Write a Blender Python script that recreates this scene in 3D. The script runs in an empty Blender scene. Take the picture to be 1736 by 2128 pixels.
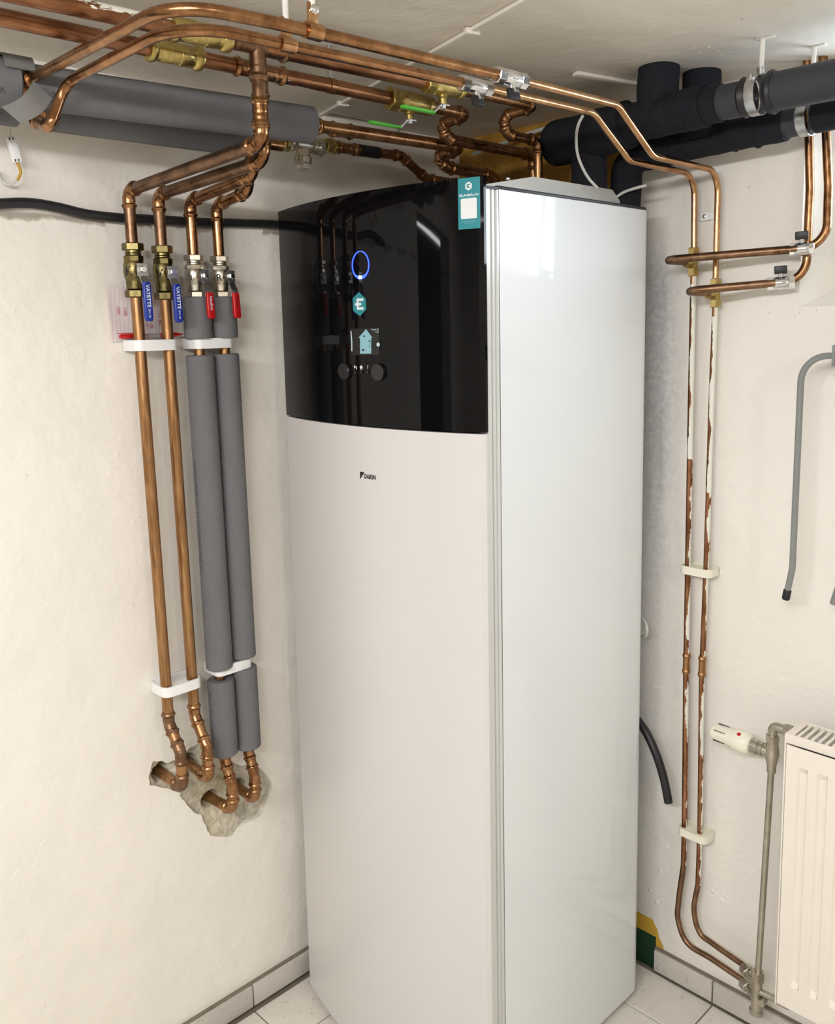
import bpy, bmesh, math, random
from mathutils import Vector, Matrix, noise, geometry
V = Vector
random.seed(7)
sc = bpy.context.scene
COL = sc.collection
PI = math.pi

# ------------------------------------------------------------------ camera
CAM = V((1.6855, -1.8199, 1.5992)); YAW, PITCH, ROLL = 0.7931, 0.1403, -0.0204
FOC, PCX, PCY, IW, IH = 1853.7, 879.06, 942.5, 1736, 2128
_d = V((-math.sin(YAW)*math.cos(PITCH), math.cos(YAW)*math.cos(PITCH), -math.sin(PITCH)))
_r = _d.cross(V((0, 0, 1))).normalized(); _u = _r.cross(_d)
R_ = math.cos(ROLL)*_r + math.sin(ROLL)*_u
U_ = -math.sin(ROLL)*_r + math.cos(ROLL)*_u
cd = bpy.data.cameras.new('camera'); cam = bpy.data.objects.new('camera', cd); COL.objects.link(cam)
cam.matrix_world = Matrix(((R_.x, U_.x, -_d.x, CAM.x), (R_.y, U_.y, -_d.y, CAM.y), (R_.z, U_.z, -_d.z, CAM.z), (0, 0, 0, 1)))
cd.sensor_fit = 'VERTICAL'; cd.sensor_height = 24.0; cd.lens = 24.0*FOC/IH
cd.shift_x = (IW/2-PCX)/IH; cd.shift_y = (PCY-IH/2)/IH
cd.clip_start = 0.02; cd.clip_end = 60
sc.camera = cam

# ------------------------------------------------------------------ world, lamps, exposure
w = bpy.data.worlds.new('world'); sc.world = w; w.use_nodes = True
w.node_tree.nodes['Background'].inputs[0].default_value = (0.72, 0.84, 1.0, 1)
w.node_tree.nodes['Background'].inputs[1].default_value = 3.0
def area(name, loc, target, sx, sy, power, col):
    l = bpy.data.lights.new(name, 'AREA'); l.shape = 'RECTANGLE'; l.size = sx; l.size_y = sy
    l.energy = power; l.color = col
    o = bpy.data.objects.new(name, l); COL.objects.link(o); o.location = loc
    o.rotation_euler = (V(target)-V(loc)).to_track_quat('-Z', 'Y').to_euler()
    return o
wl_ = area('daylight_through_window', (1.375, 0.17, 1.885), (1.375, -1.0, 1.885), 0.65, 0.22, 3.2, (0.80, 0.90, 1.0)); wl_.data.spread = 2.4
area('ceiling_lamp_light', (1.45, -2.5, 2.03), (0.6, -1.0, 0.0), 1.2, 0.16, 28, (0.99, 0.98, 1.0))
area('ceiling_lamp_light', (2.7, -1.5, 2.03), (2.2, -1.3, 0.5), 0.16, 1.2, 13, (0.99, 0.98, 1.0))
sc.view_settings.view_transform = 'Standard'; sc.view_settings.look = 'None'
sc.view_settings.exposure = 0.60; sc.view_settings.gamma = 1.0
sc.view_settings.use_curve_mapping = False

# ------------------------------------------------------------------ helpers
def at(px, py, **k):
    """point of the line of sight through a photo pixel on a given plane"""
    v = _d*FOC + R_*(px-PCX) - U_*(py-PCY)
    a, val = list(k.items())[0]; i = 'xyz'.index(a)
    return CAM + v*((val-CAM[i])/v[i])

def rgb(r, g, b):
    f = lambda c: (c/255/12.92 if c/255 <= .04045 else ((c/255+.055)/1.055)**2.4)
    return (f(r), f(g), f(b), 1)

class NT:
    def __init__(s, name):
        s.m = bpy.data.materials.new(name); s.m.use_nodes = True
        s.n = s.m.node_tree.nodes; s.l = s.m.node_tree.links
        s.b = s.n['Principled BSDF']
        s.tc = s.n.new('ShaderNodeTexCoord')
    def link(s, a, b): s.l.new(a, b)
    def mapping(s, scale, src='Object'):
        mp = s.n.new('ShaderNodeMapping'); mp.inputs['Scale'].default_value = scale
        s.link(s.tc.outputs[src], mp.inputs['Vector']); return mp.outputs[0]
    def noise(s, scale=10, detail=4, rough=.6, vec=None, dist=0):
        t = s.n.new('ShaderNodeTexNoise'); t.inputs['Scale'].default_value = scale
        t.inputs['Detail'].default_value = detail; t.inputs['Roughness'].default_value = rough
        t.inputs['Distortion'].default_value = dist
        s.link(vec if vec else s.tc.outputs['Object'], t.inputs['Vector']); return t.outputs['Fac']
    def ramp(s, fac, stops):
        r = s.n.new('ShaderNodeValToRGB'); e = r.color_ramp.elements
        while len(e) < len(stops): e.new(.5)
        for i, (p, c) in enumerate(stops):
            e[i].position = p; e[i].color = c if isinstance(c, tuple) else (c, c, c, 1)
        s.link(fac, r.inputs[0]); return r.outputs[0]
    def mix(s, fac, a, b):
        m = s.n.new('ShaderNodeMix'); m.data_type = 'RGBA'
        for sock, val in ((m.inputs[0], fac), (m.inputs[6], a), (m.inputs[7], b)):
            if hasattr(val, 'is_linked'): s.link(val, sock)
            else: sock.default_value = val
        return m.outputs[2]
    def math(s, op, a, b=0.0, c=None):
        m = s.n.new('ShaderNodeMath'); m.operation = op
        for i, val in enumerate((a, b, c)):
            if val is None: continue
            if hasattr(val, 'is_linked'): s.link(val, m.inputs[i])
            else: m.inputs[i].default_value = val
        return m.outputs[0]
    def sep(s, src='Object'):
        x = s.n.new('ShaderNodeSeparateXYZ'); s.link(s.tc.outputs[src], x.inputs[0]); return x.outputs
    def bump(s, h, strength=.3, dist=.01, prev=None):
        b = s.n.new('ShaderNodeBump'); b.inputs['Strength'].default_value = strength
        b.inputs['Distance'].default_value = dist; s.link(h, b.inputs['Height'])
        if prev: s.link(prev, b.inputs['Normal'])
        s.link(b.outputs[0], s.b.inputs['Normal']); return b.outputs[0]
    def set(s, **k):
        names = dict(col='Base Color', rough='Roughness', metal='Metallic', coat='Coat Weight', coatr='Coat Roughness', spec='Specular IOR Level')
        for kk, v in k.items():
            sock = s.b.inputs[names[kk]]
            if hasattr(v, 'is_linked'): s.link(v, sock)
            else: sock.default_value = v
        return s.m

def simple(name, col, rough=.5, metal=0, bump=0, bscale=300, vary=.06, **k):
    t = NT(name)
    n = t.noise(14, 3)
    dark = tuple(c*(1-vary*2.2) for c in col[:3])+(1,)
    c = t.mix(n, dark, tuple(min(1, x*(1+vary)) for x in col[:3])+(1,))
    m = t.set(col=c, rough=rough, metal=metal, **k)
    if bump: t.bump(t.noise(bscale, 3), bump, .002)
    return m

def emit(name, col, s):
    t = NT(name); t.set(col=(0, 0, 0, 1), rough=.3)
    t.b.inputs['Emission Color'].default_value = col; t.b.inputs['Emission Strength'].default_value = s
    return t.m

M = {}
def copper(name, c1, c2, rough=.27, streak=(1, 1, 1), metal=1.0):
    t = NT(name)
    n = t.noise(22, 5, .65, t.mapping(streak)); n2 = t.noise(90, 3, .6, t.mapping(streak))
    f = t.ramp(t.math('ADD', t.math('MULTIPLY', n, .75), t.math('MULTIPLY', n2, .3)), [(.38, 0.0), (.66, 1.0)])
    col = t.mix(f, c1, c2)
    t.bump(n2, .05, .002)
    return t.set(col=col, rough=t.ramp(n, [(.3, rough*.8), (.7, rough*1.5)]), metal=metal)
M['copper'] = copper('copper', (.21, .100, .045, 1), (.47, .255, .122, 1), .24)
M['copper_wall'] = copper('copper_wall', (.25, .128, .055, 1), (.50, .285, .135, 1), .36, (3, 3, .35))
M['copper_dull'] = copper('copper_dull', (.13, .072, .040, 1), (.31, .185, .110, 1), .34)
M['copper_bright'] = copper('copper_bright', (.38, .20, .09, 1), (.62, .37, .19, 1), .2)
M['brass'] = copper('brass', (.28, .20, .065, 1), (.55, .42, .16, 1), .3)
M['brass_dark'] = copper('brass_dark', (.11, .088, .035, 1), (.26, .21, .09, 1), .3)
M['brass_yellow'] = copper('brass_yellow', (.40, .31, .10, 1), (.66, .54, .22, 1), .28)
M['nickel'] = copper('nickel', (.42, .38, .30, 1), (.66, .62, .53, 1), .26)
M['nickel_dull'] = copper('nickel_dull', (.42, .38, .31, 1), (.58, .54, .46, 1), .34)
M['chrome'] = copper('chrome', (.62, .64, .66, 1), (.86, .87, .88, 1), .12)
M['steel'] = copper('steel', (.45, .46, .47, 1), (.68, .69, .70, 1), .28)

def painted_copper(name, lo, hi, side='x', up=None, stretch=(1, 1, .16), kn=.45, nk=1.5):
    """old copper with leftovers of wall paint along the wall side"""
    t = NT(name)
    n = t.noise(30, 5, .7, t.mapping(stretch)); n2 = t.noise(60, 3, .6, t.mapping(stretch))
    cop = t.mix(t.ramp(n2, [(.35, 0.0), (.65, 1.0)]), (.20, .088, .042, 1), (.44, .215, .115, 1))
    nx = t.sep('Normal')[0 if side == 'x' else 2]
    f = t.math('ADD', t.math('MULTIPLY', n, nk), t.math('MULTIPLY', nx, kn))
    if up:
        z = t.sep('Object')[2]
        a, b = up
        band = t.math('MULTIPLY', t.math('GREATER_THAN', z, a), t.math('LESS_THAN', z, b))
        f = t.math('ADD', f, t.math('MULTIPLY', band, .42))
    mask = t.ramp(t.math('MULTIPLY', f, .5), [(lo/2, 0.0), (hi/2, 1.0)])
    t.bump(mask, .5, .0015)
    inv = t.math('SUBTRACT', 1.0, mask)
    return t.set(col=t.mix(mask, cop, rgb(226, 226, 214)), rough=t.math('MULTIPLY_ADD', mask, .3, .32), metal=inv)
# up band is given relative to the pipe's own origin
M['copper_painted'] = painted_copper('copper_painted', 1.34, 1.37, up=(-.40, -.02), stretch=(1, 1, .3), nk=2.0)
M['copper_flaked'] = painted_copper('copper_flaked', .93, .945, side='z', stretch=(1, .2, 1), kn=.10)

def foam(name, c, b=.35):
    t = NT(name); n = t.noise(700, 2); n2 = t.noise(9, 4)
    col = t.mix(t.ramp(t.math('ADD', t.math('MULTIPLY', n, .4), t.math('MULTIPLY', n2, .6)), [(.35, 0.0), (.65, 1.0)]), tuple(x*.82 for x in c[:3])+(1,), c)
    t.bump(n, b, .0015)
    return t.set(col=col, rough=.85, spec=.25)
M['foam'] = foam('foam', rgb(114, 114, 116))
M['foam_light'] = foam('foam_light', rgb(128, 127, 124))
M['black_foam'] = foam('black_foam', rgb(30, 31, 38), .5)
M['black_rubber'] = simple('black_rubber', (.012, .012, .015, 1), .45)
M['black_tube'] = simple('black_tube', rgb(50, 51, 58), .6, bump=.3)
M['white_plastic'] = simple('white_plastic', rgb(240, 240, 240), .35)
M['white_cable'] = simple('white_cable', rgb(205, 205, 200), .5)
M['white_paint'] = simple('white_paint', rgb(226, 224, 216), .6)
M['blue_plastic'] = simple('blue_plastic', rgb(16, 48, 150), .35)
M['red_plastic'] = simple('red_plastic', rgb(190, 22, 26), .3)
M['green_plastic'] = simple('green_plastic', rgb(96, 205, 70), .4)
M['ink_black'] = simple('ink_black', (.01, .01, .012, 1), .6, vary=0)
M['ink_white'] = simple('ink_white', rgb(225, 230, 235), .5, vary=0)
M['ink_red'] = simple('ink_red', rgb(190, 60, 80), .6, vary=0)
M['ink_grey'] = simple('ink_grey', rgb(58, 58, 60), .7, vary=0)
M['grey_steel'] = simple('grey_steel', rgb(134, 138, 136), .4)
M['cream_plastic'] = simple('cream_plastic', rgb(240, 236, 218), .35)
M['radiator_white'] = simple('radiator_white', rgb(242, 234, 222), .35, vary=.02)
M['radiator_inner'] = simple('radiator_inner', rgb(110, 105, 100), .6)
M['teal'] = simple('teal', rgb(40, 136, 146), .4, vary=.02)
M['teal_pale'] = emit('teal_pale', rgb(150, 200, 205), .55)
M['screen'] = emit('screen', rgb(60, 70, 80), .02)
M['screen_white'] = emit('screen_white', rgb(210, 225, 225), .6)
M['sticker_white'] = simple('sticker_white', rgb(228, 232, 232), .4, vary=0)
M['blue_glow'] = emit('blue_glow', (.02, .05, 1, 1), 4.0)
M['blue_white_glow'] = emit('blue_white_glow', (.35, .5, 1, 1), 6.0)
M['tube_glow'] = emit('tube_glow', (1, .96, .9, 1), 9.0)
M['passage_glow'] = emit('passage_glow', (.95, .97, 1, 1), 22.0)
M['yellow_paint'] = simple('yellow_paint', rgb(190, 150, 50), .6)

def gloss(name, c, rough, coat=.0, coatr=.05, bmp=.04):
    t = NT(name)
    n = t.noise(5, 2)
    if rough > .1: t.bump(n, bmp, .02)
    return t.set(col=c, rough=rough, coat=coat, coatr=coatr)
M['black_gloss'] = gloss('black_gloss', (.0030, .0030, .0036, 1), .035, .0, .03)
M['black_gloss'].node_tree.nodes['Principled BSDF'].inputs['Specular IOR Level'].default_value = .17
M['knob_black'] = gloss('knob_black', (.012, .012, .013, 1), .3)
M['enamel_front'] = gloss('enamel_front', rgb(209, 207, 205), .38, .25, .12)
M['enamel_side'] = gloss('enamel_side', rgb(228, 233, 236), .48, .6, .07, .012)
M['enamel_strip'] = gloss('enamel_strip', rgb(205, 207, 204), .3, .3, .15)
M['unit_top'] = gloss('unit_top', rgb(205, 205, 200), .4)

def plaster(name, base, kind):
    t = NT(name); P = t.sep('Object')
    n1 = t.noise(2.2, 5, .6); n2 = t.noise(14, 6, .65); n3 = t.noise(70, 5, .7)
    c = t.mix(t.ramp(n1, [(.35, 0.0), (.65, 1.0)]), tuple(x*.94 for x in base[:3])+(1,), base)
    specks = t.ramp(t.noise(60, 2, .5), [(.0, 0.0), (.775, 0.0), (.79, 1.0)])
    c = t.mix(t.math('MULTIPLY', specks, .45), c, rgb(120, 108, 92))
    rough_mask = t.ramp(n1, [(.48, 0.0), (.62, 1.0)])
    if kind == 'left':       # bare filler left where the black cable runs
        zc = t.math('ABSOLUTE', t.math('SUBTRACT', P[2], t.math('ADD', 1.806, t.math('MULTIPLY', n2, .02))))
        line = t.math('MULTIPLY', t.ramp(t.math('ADD', zc, t.math('MULTIPLY', n2, .02)), [(.014, 1.0), (.019, 0.0)]), t.math('GREATER_THAN', t.noise(9, 2), .47))
        c = t.mix(line, c, rgb(168, 160, 146))
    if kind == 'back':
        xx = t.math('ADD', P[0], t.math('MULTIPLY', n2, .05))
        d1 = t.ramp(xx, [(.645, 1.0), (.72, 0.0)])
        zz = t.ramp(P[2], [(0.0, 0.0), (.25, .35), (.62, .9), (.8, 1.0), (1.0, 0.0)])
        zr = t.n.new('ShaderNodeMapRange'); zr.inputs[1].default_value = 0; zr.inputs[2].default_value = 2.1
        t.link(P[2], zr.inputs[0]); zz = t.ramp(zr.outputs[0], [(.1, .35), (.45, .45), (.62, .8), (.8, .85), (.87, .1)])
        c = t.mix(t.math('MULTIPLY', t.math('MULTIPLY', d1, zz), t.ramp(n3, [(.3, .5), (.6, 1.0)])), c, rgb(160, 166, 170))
        # old ochre coat above and behind the heat pump, yellow and green by the floor
        e = t.math('ADD', P[0], t.math('MULTIPLY', t.noise(26, 3), .06))
        och = t.math('MULTIPLY', t.math('LESS_THAN', e, .545), t.math('GREATER_THAN', P[2], 1.5))
        c = t.mix(och, c, t.mix(t.ramp(n2, [(.4, 0.0), (.6, 1.0)]), rgb(150, 108, 36), rgb(186, 142, 60)))
        e2 = t.math('ADD', t.math('ADD', P[0], t.math('MULTIPLY', P[2], .45)), t.math('MULTIPLY', t.noise(26, 3), .03))
        low = t.math('MULTIPLY', t.math('LESS_THAN', e2, .695), t.math('LESS_THAN', P[2], .128))
        c = t.mix(low, c, rgb(196, 158, 60))
        low2 = t.math('MULTIPLY', t.math('LESS_THAN', P[0], .63), t.math('LESS_THAN', P[2], .085))
        c = t.mix(low2, c, t.mix(n3, rgb(20, 48, 32), rgb(36, 74, 46)))
    if kind == 'ceiling':
        st = t.ramp(t.noise(2.8, 4, .6), [(.45, 0.0), (.7, 1.0)])
        c = t.mix(t.math('MULTIPLY', st, .25), c, rgb(190, 190, 172))
    b1 = t.bump(n1, .5, .035)
    b2 = t.bump(n2, .12 if kind != 'back' else .2, .010, b1)
    h3 = t.math('MULTIPLY', n3, rough_mask)
    b3 = t.bump(h3, .15 if kind != 'back' else .25, .006, b2)
    pit = t.ramp(t.noise(34, 2, .4), [(.0, 1.0), (.29, 1.0), (.33, 0.0)])
    t.bump(pit, .2, .003, b3)
    return t.set(col=c, rough=.55, spec=.35)
M['plaster_left'] = plaster('plaster_left', rgb(240, 235, 225), 'left')
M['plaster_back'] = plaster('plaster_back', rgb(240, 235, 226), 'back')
M['plaster_ceiling'] = plaster('plaster_ceiling', rgb(234, 227, 215), 'ceiling')
M['plaster_room'] = plaster('plaster_room', rgb(230, 224, 212), 'room')
def concrete():
    t = NT('concrete'); n = t.noise(60, 6, .7); n2 = t.noise(9, 3); n3 = t.noise(300, 3)
    c = t.mix(t.ramp(n2, [(.4, 0.0), (.6, 1.0)]), rgb(206, 196, 168), rgb(206, 200, 184))
    c = t.mix(t.ramp(n, [(.4, .35), (.6, 0.0)]), c, rgb(112, 106, 94))
    b = t.bump(n, .5, .006); t.bump(n3, .3, .002, b)
    return t.set(col=c, rough=.8)
M['concrete'] = concrete()
def tilemat(name, c, veins=0.0):
    t = NT(name); n = t.noise(6, 5, .6, dist=1.2); n2 = t.noise(90, 3)
    col = t.mix(t.ramp(n, [(.35, 0.0), (.6, 1.0)]), tuple(x*.90 for x in c[:3])+(1,), c)
    dirt = t.ramp(n2, [(.62, 0.0), (.7, .4)])
    col = t.mix(dirt, col, rgb(120, 112, 100))
    t.bump(n, .08, .01)
    return t.set(col=col, rough=.33)
M['tile'] = tilemat('tile', rgb(226, 221, 210))
M['base_tile'] = tilemat('base_tile', rgb(200, 195, 186))
M['grout'] = simple('grout', rgb(134, 124, 108), .9, bump=.6, bscale=120, vary=.2)
M['paper'] = None
def paper():
    t = NT('paper'); P = t.sep('Object')
    w_ = t.math('FRACT', t.math('MULTIPLY', P[1], 118.0))
    ln = t.math('LESS_THAN', w_, .13)
    c = t.mix(t.math('MULTIPLY', ln, .35), rgb(226, 214, 212), rgb(140, 130, 165))
    return t.set(col=c, rough=.8)
M['paper'] = paper()
def glassmat():
    t = NT('window_glass'); t.set(col=(1, 1, 1, 1), rough=.02)
    g = t.n.new('ShaderNodeBsdfGlossy'); g.inputs['Roughness'].default_value = .02
    tr = t.n.new('ShaderNodeBsdfTransparent'); mx = t.n.new('ShaderNodeMixShader'); mx.inputs[0].default_value = .06
    t.link(tr.outputs[0], mx.inputs[1]); t.link(g.outputs[0], mx.inputs[2])
    t.link(mx.outputs[0], t.n['Material Output'].inputs[0]); return t.m
M['glass'] = glassmat()
def clearplastic():
    t = NT('clear_plastic'); t.b.inputs['Transmission Weight'].default_value = .7
    return t.set(col=rgb(205, 205, 205), rough=.15)
M['clear'] = clearplastic()

# ---- objects
def wm(o):
    m = o.matrix_basis.copy()
    while o.parent:
        o = o.parent; m = o.matrix_basis @ m
    return m
def thing(name, label, cat, loc=(0, 0, 0), mat=None, group=None):
    o = bpy.data.objects.new(name, None); COL.objects.link(o)
    o.empty_display_size = .02
    o.matrix_basis = mat if mat is not None else Matrix.Translation(V(loc))
    o['label'] = label; o['category'] = cat
    if group: o['group'] = group
    return o
def frame(loc, z, x):
    """matrix at loc with local z along z, local x near x"""
    z = V(z).normalized(); x = V(x); x = (x - z*x.dot(z)).normalized(); y = z.cross(x)
    return Matrix(((x.x, y.x, z.x, loc[0]), (x.y, y.y, z.y, loc[1]), (x.z, y.z, z.z, loc[2]), (0, 0, 0, 1)))

class MB:
    def __init__(s): s.v = []; s.f = []
    def add(s, vs, fs, mtx=None):
        o = len(s.v)
        s.v += [(mtx @ V(v)) if mtx is not None else V(v) for v in vs]
        s.f += [tuple(i+o for i in f) for f in fs]; return s
    def addbm(s, bm, mtx=None):
        bm.verts.index_update()
        s.add([v.co.copy() for v in bm.verts], [[v.index for v in f.verts] for f in bm.faces], mtx); bm.free(); return s
    def box(s, c, d, bev=0, mtx=None, seg=2):
        bm = bmesh.new(); bmesh.ops.create_cube(bm, size=1)
        for v in bm.verts: v.co = V((v.co.x*d[0]+c[0], v.co.y*d[1]+c[1], v.co.z*d[2]+c[2]))
        if bev: bmesh.ops.bevel(bm, geom=bm.edges[:], offset=bev, segments=seg, affect='EDGES', profile=.5)
        return s.addbm(bm, mtx)
    def lathe(s, prof, n=24, mtx=None, caps=True):
        vs = []; fs = []
        for (r, h) in prof:
            for i in range(n):
                a = 2*PI*i/n; vs.append((r*math.cos(a), r*math.sin(a), h))
        for k in range(len(prof)-1):
            for i in range(n):
                j = (i+1) % n; fs.append((k*n+i, k*n+j, (k+1)*n+j, (k+1)*n+i))
        if caps:
            fs.append(tuple(reversed(range(n)))); fs.append(tuple(range((len(prof)-1)*n, len(prof)*n)))
        return s.add(vs, fs, mtx)
    def hex(s, r, h0, h1, mtx=None, n=6):
        c = r*.08
        return s.lathe([(r*.9, h0), (r, h0+c), (r, h1-c), (r*.9, h1)], n, mtx)
    def prism(s, poly, h0, h1, mtx=None, bev=0):
        bm = bmesh.new()
        a = [bm.verts.new((p[0], p[1], h0)) for p in poly]; f = bm.faces.new(a)
        r = bmesh.ops.extrude_face_region(bm, geom=[f])
        bmesh.ops.translate(bm, verts=[g for g in r['geom'] if isinstance(g, bmesh.types.BMVert)], vec=(0, 0, h1-h0))
        if bev: bmesh.ops.bevel(bm, geom=bm.edges[:], offset=bev, segments=2, affect='EDGES', profile=.5)
        return s.addbm(bm, mtx)
    def sweep(s, path, rad, n=16, caps=True):
        path = [V(p) for p in path]; N = len(path)
        rad = rad if isinstance(rad, list) else [rad]*N
        tang = [(path[min(i+1, N-1)]-path[max(i-1, 0)]).normalized() for i in range(N)]
        up = V((0, 0, 1)) if abs(tang[0].z) < .9 else V((1, 0, 0))
        x = (up - tang[0]*up.dot(tang[0])).normalized(); vs = []; fs = []
        for i in range(N):
            x = (x - tang[i]*x.dot(tang[i])).normalized(); y = tang[i].cross(x)
            for k in range(n):
                a = 2*PI*k/n; vs.append(path[i] + (x*math.cos(a)+y*math.sin(a))*rad[i])
        for i in range(N-1):
            for k in range(n):
                j = (k+1) % n; fs.append((i*n+k, i*n+j, (i+1)*n+j, (i+1)*n+k))
        if caps: fs.append(tuple(reversed(range(n)))); fs.append(tuple(range((N-1)*n, N*n)))
        return s.add(vs, fs)
    def build(s, name, mat, parent=None, world=False, angle=35, label=None):
        me = bpy.data.meshes.new(name)
        vs = s.v
        if world and parent:
            inv = wm(parent).inverted(); vs = [inv @ v for v in vs]
        me.from_pydata([tuple(v) for v in vs], [], s.f)
        me.materials.append(M[mat] if isinstance(mat, str) else mat)
        bm = bmesh.new(); bm.from_mesh(me)
        bmesh.ops.recalc_face_normals(bm, faces=bm.faces[:])
        for f in bm.faces: f.smooth = True
        lim = math.radians(angle)
        for e in bm.edges: e.smooth = not (len(e.link_faces) == 2 and e.calc_face_angle(0) > lim)
        bm.to_mesh(me); bm.free()
        o = bpy.data.objects.new(name, me); COL.objects.link(o)
        if parent: o.parent = parent
        if label: o['label'] = label
        return o
def tag(o, label, cat, group=None):
    o['label'] = label; o['category'] = cat
    if group: o['group'] = group
    return o
def structure(o): o['kind'] = 'structure'; return o

def fillet(pts, br, seg=8):
    pts = [V(p) for p in pts]; out = [pts[0]]
    for i in range(1, len(pts)-1):
        a, b, c = pts[i-1], pts[i], pts[i+1]
        d1 = (a-b); d2 = (c-b); l1, l2 = d1.length, d2.length; d1.normalize(); d2.normalize()
        ang = d1.angle(d2)
        if ang > PI-.03: out.append(b); continue
        R = br[i-1] if isinstance(br, (list, tuple)) else br
        t = R/math.tan(ang/2); t = min(t, l1*.49 if i > 1 else l1*.98, l2*.49 if i < len(pts)-2 else l2*.98)
        R = t*math.tan(ang/2)
        cen = b + (d1+d2).normalized()*(R/math.sin(ang/2))
        p1 = b+d1*t; p2 = b+d2*t; v1 = p1-cen; v2 = p2-cen; w_ = v1.angle(v2)
        for k in range(seg+1):
            s_ = k/seg; out.append(cen + (v1*math.sin((1-s_)*w_)+v2*math.sin(s_*w_))/math.sin(w_))
    out.append(pts[-1]); return out
def smooth_path(pts, n=8):
    """Catmull-Rom through points"""
    pts = [V(p) for p in pts]; P = [pts[0]*2-pts[1]]+pts+[pts[-1]*2-pts[-2]]; out = []
    for i in range(1, len(P)-2):
        for k in range(n):
            t = k/n; a, b, c, d = P[i-1], P[i], P[i+1], P[i+2]
            out.append(.5*((2*b)+(c-a)*t+(2*a-5*b+4*c-d)*t*t+(3*b-a-3*c+d)*t**3))
    out.append(pts[-1]); return out
def resample(path, step):
    out = [path[0]]; s = [0]
    for i in range(len(path)-1):
        L = (path[i+1]-path[i]).length; n = max(1, int(math.ceil(L/step)))
        for k in range(1, n+1): out.append(path[i].lerp(path[i+1], k/n)); s.append(s[-1]+L/n)
    return out, s
def fit_rad(s, L, r):
    e = min(s, L-s)
    if e < .0025: return r*1.10
    if e < .010: return r*(1.10+.22*math.sin((e-.0025)/.0075*PI))
    if e < .022: return r*1.09
    if e < .025: return r*1.04
    return r*1.06
def elbow_mesh(a, v, b, r, leg):
    d1 = (V(a)-V(v)).normalized(); d2 = (V(b)-V(v)).normalized()
    p = fillet([V(v)+d1*leg, v, V(v)+d2*leg], r*1.7, 10)
    p, s = resample(p, .0018)
    return MB().sweep(p, [fit_rad(x, s[-1], r) for x in s], 18)
def coupling_mesh(p0, p1, r):
    p, s = resample([V(p0), V(p1)], .0016)
    return MB().sweep(p, [fit_rad(x, s[-1], r) for x in s], 18)
def press_pipe(label, pts, r, mat='copper', fit='copper', couplings=(), cat='pipe', group=None, start_leg=0, legs=None, T=None):
    """straight tubes joined by press elbows at every inner point"""
    pts = [V(p) for p in pts]
    T = T or thing('copper_pipe', label, cat, pts[0], group=group)
    n = len(pts)
    leg = []
    for i in range(n):
        if i in (0, n-1): leg.append(0); continue
        a = (pts[i-1]-pts[i]).angle(pts[i+1]-pts[i])
        l = r*3.0 if a < 2.0 else r*2.3
        l = min(l, (pts[i-1]-pts[i]).length*(.5 if i > 1 else .95), (pts[i+1]-pts[i]).length*(.5 if i < n-2 else .95)); leg.append(l)
    for i in range(n-1):
        d = (pts[i+1]-pts[i]).normalized(); a = pts[i]+d*max(0, leg[i]-.004); b = pts[i+1]-d*max(0, leg[i+1]-.004)
        if (b-a).length > .006: MB().sweep([a, b], r, 18).build('tube', mat, T, True)
    for i in range(1, n-1):
        elbow_mesh(pts[i-1], pts[i], pts[i+1], r, leg[i]).build('elbow', fit, T, True)
    for (p0, p1) in couplings: coupling_mesh(p0, p1, r).build('coupling', fit, T, True)
    return T
def bent_pipe(label, pts, r, br, mat='copper', cat='pipe', group=None, name='copper_pipe', n=14):
    pts = [V(p) for p in pts]
    T = thing(name, label, cat, pts[0], group=group)
    MB().sweep(fillet(pts, br), r, n).build('tube', mat, T, True)
    return T
def tee(T, c, axis, side, r, mat, L=.028, S=.032):
    c = V(c); axis = V(axis).normalized(); side = V(side).normalized()
    m = coupling_mesh(c-axis*L, c+axis*L, r)
    p, s = resample([c, c+side*S], .0016); tot = s[-1]
    m.sweep(p, [r*1.06 if x < tot-.022 else fit_rad(tot-x, 1, r) for x in s], 18)
    return m.build('tee', mat, T, True)

def text_mesh(s, size, bold=0.0, sx=1.0, align='CENTER', spacing=1.0):
    cu = bpy.data.curves.new('t', 'FONT'); cu.body = s; cu.size = size; cu.offset = bold*size
    cu.align_x = align; cu.align_y = 'CENTER'; cu.space_character = spacing; cu.resolution_u = 3
    o = bpy.data.objects.new('t', cu); COL.objects.link(o)
    bpy.context.view_layer.update()
    me = bpy.data.meshes.new_from_object(o.evaluated_get(bpy.context.evaluated_depsgraph_get()))
    vs = [V((v.co.x*sx, v.co.y, 0)) for v in me.vertices]; fs = [tuple(p.vertices) for p in me.polygons]
    bpy.data.objects.remove(o); bpy.data.curves.remove(cu); bpy.data.meshes.remove(me)
    return vs, fs
def text_obj(s, size, mtx, mat, parent, world=False, name='lettering', wrap=None, **k):
    vs, fs = text_mesh(s, size, **k)
    m = MB()
    if wrap: m.add([wrap(v.x, v.y) for v in vs], fs)
    else: m.add(vs, fs, mtx)
    me_o = m.build(name, mat, parent, world)
    return me_o

# ================================================================== SETTING
ZC = 2.09
XR, YF = 2.95, -3.5
def face_with_hole(outer, hole, to3d):
    pts2 = [V((p[0], p[1], 0)) for p in outer]+[V((p[0], p[1], 0)) for p in hole]
    tris = geometry.tessellate_polygon([[V((p[0], p[1], 0)) for p in outer], [V((p[0], p[1], 0)) for p in hole]])
    return [to3d(p.x, p.y) for p in pts2], [tuple(t) for t in tris]
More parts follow.
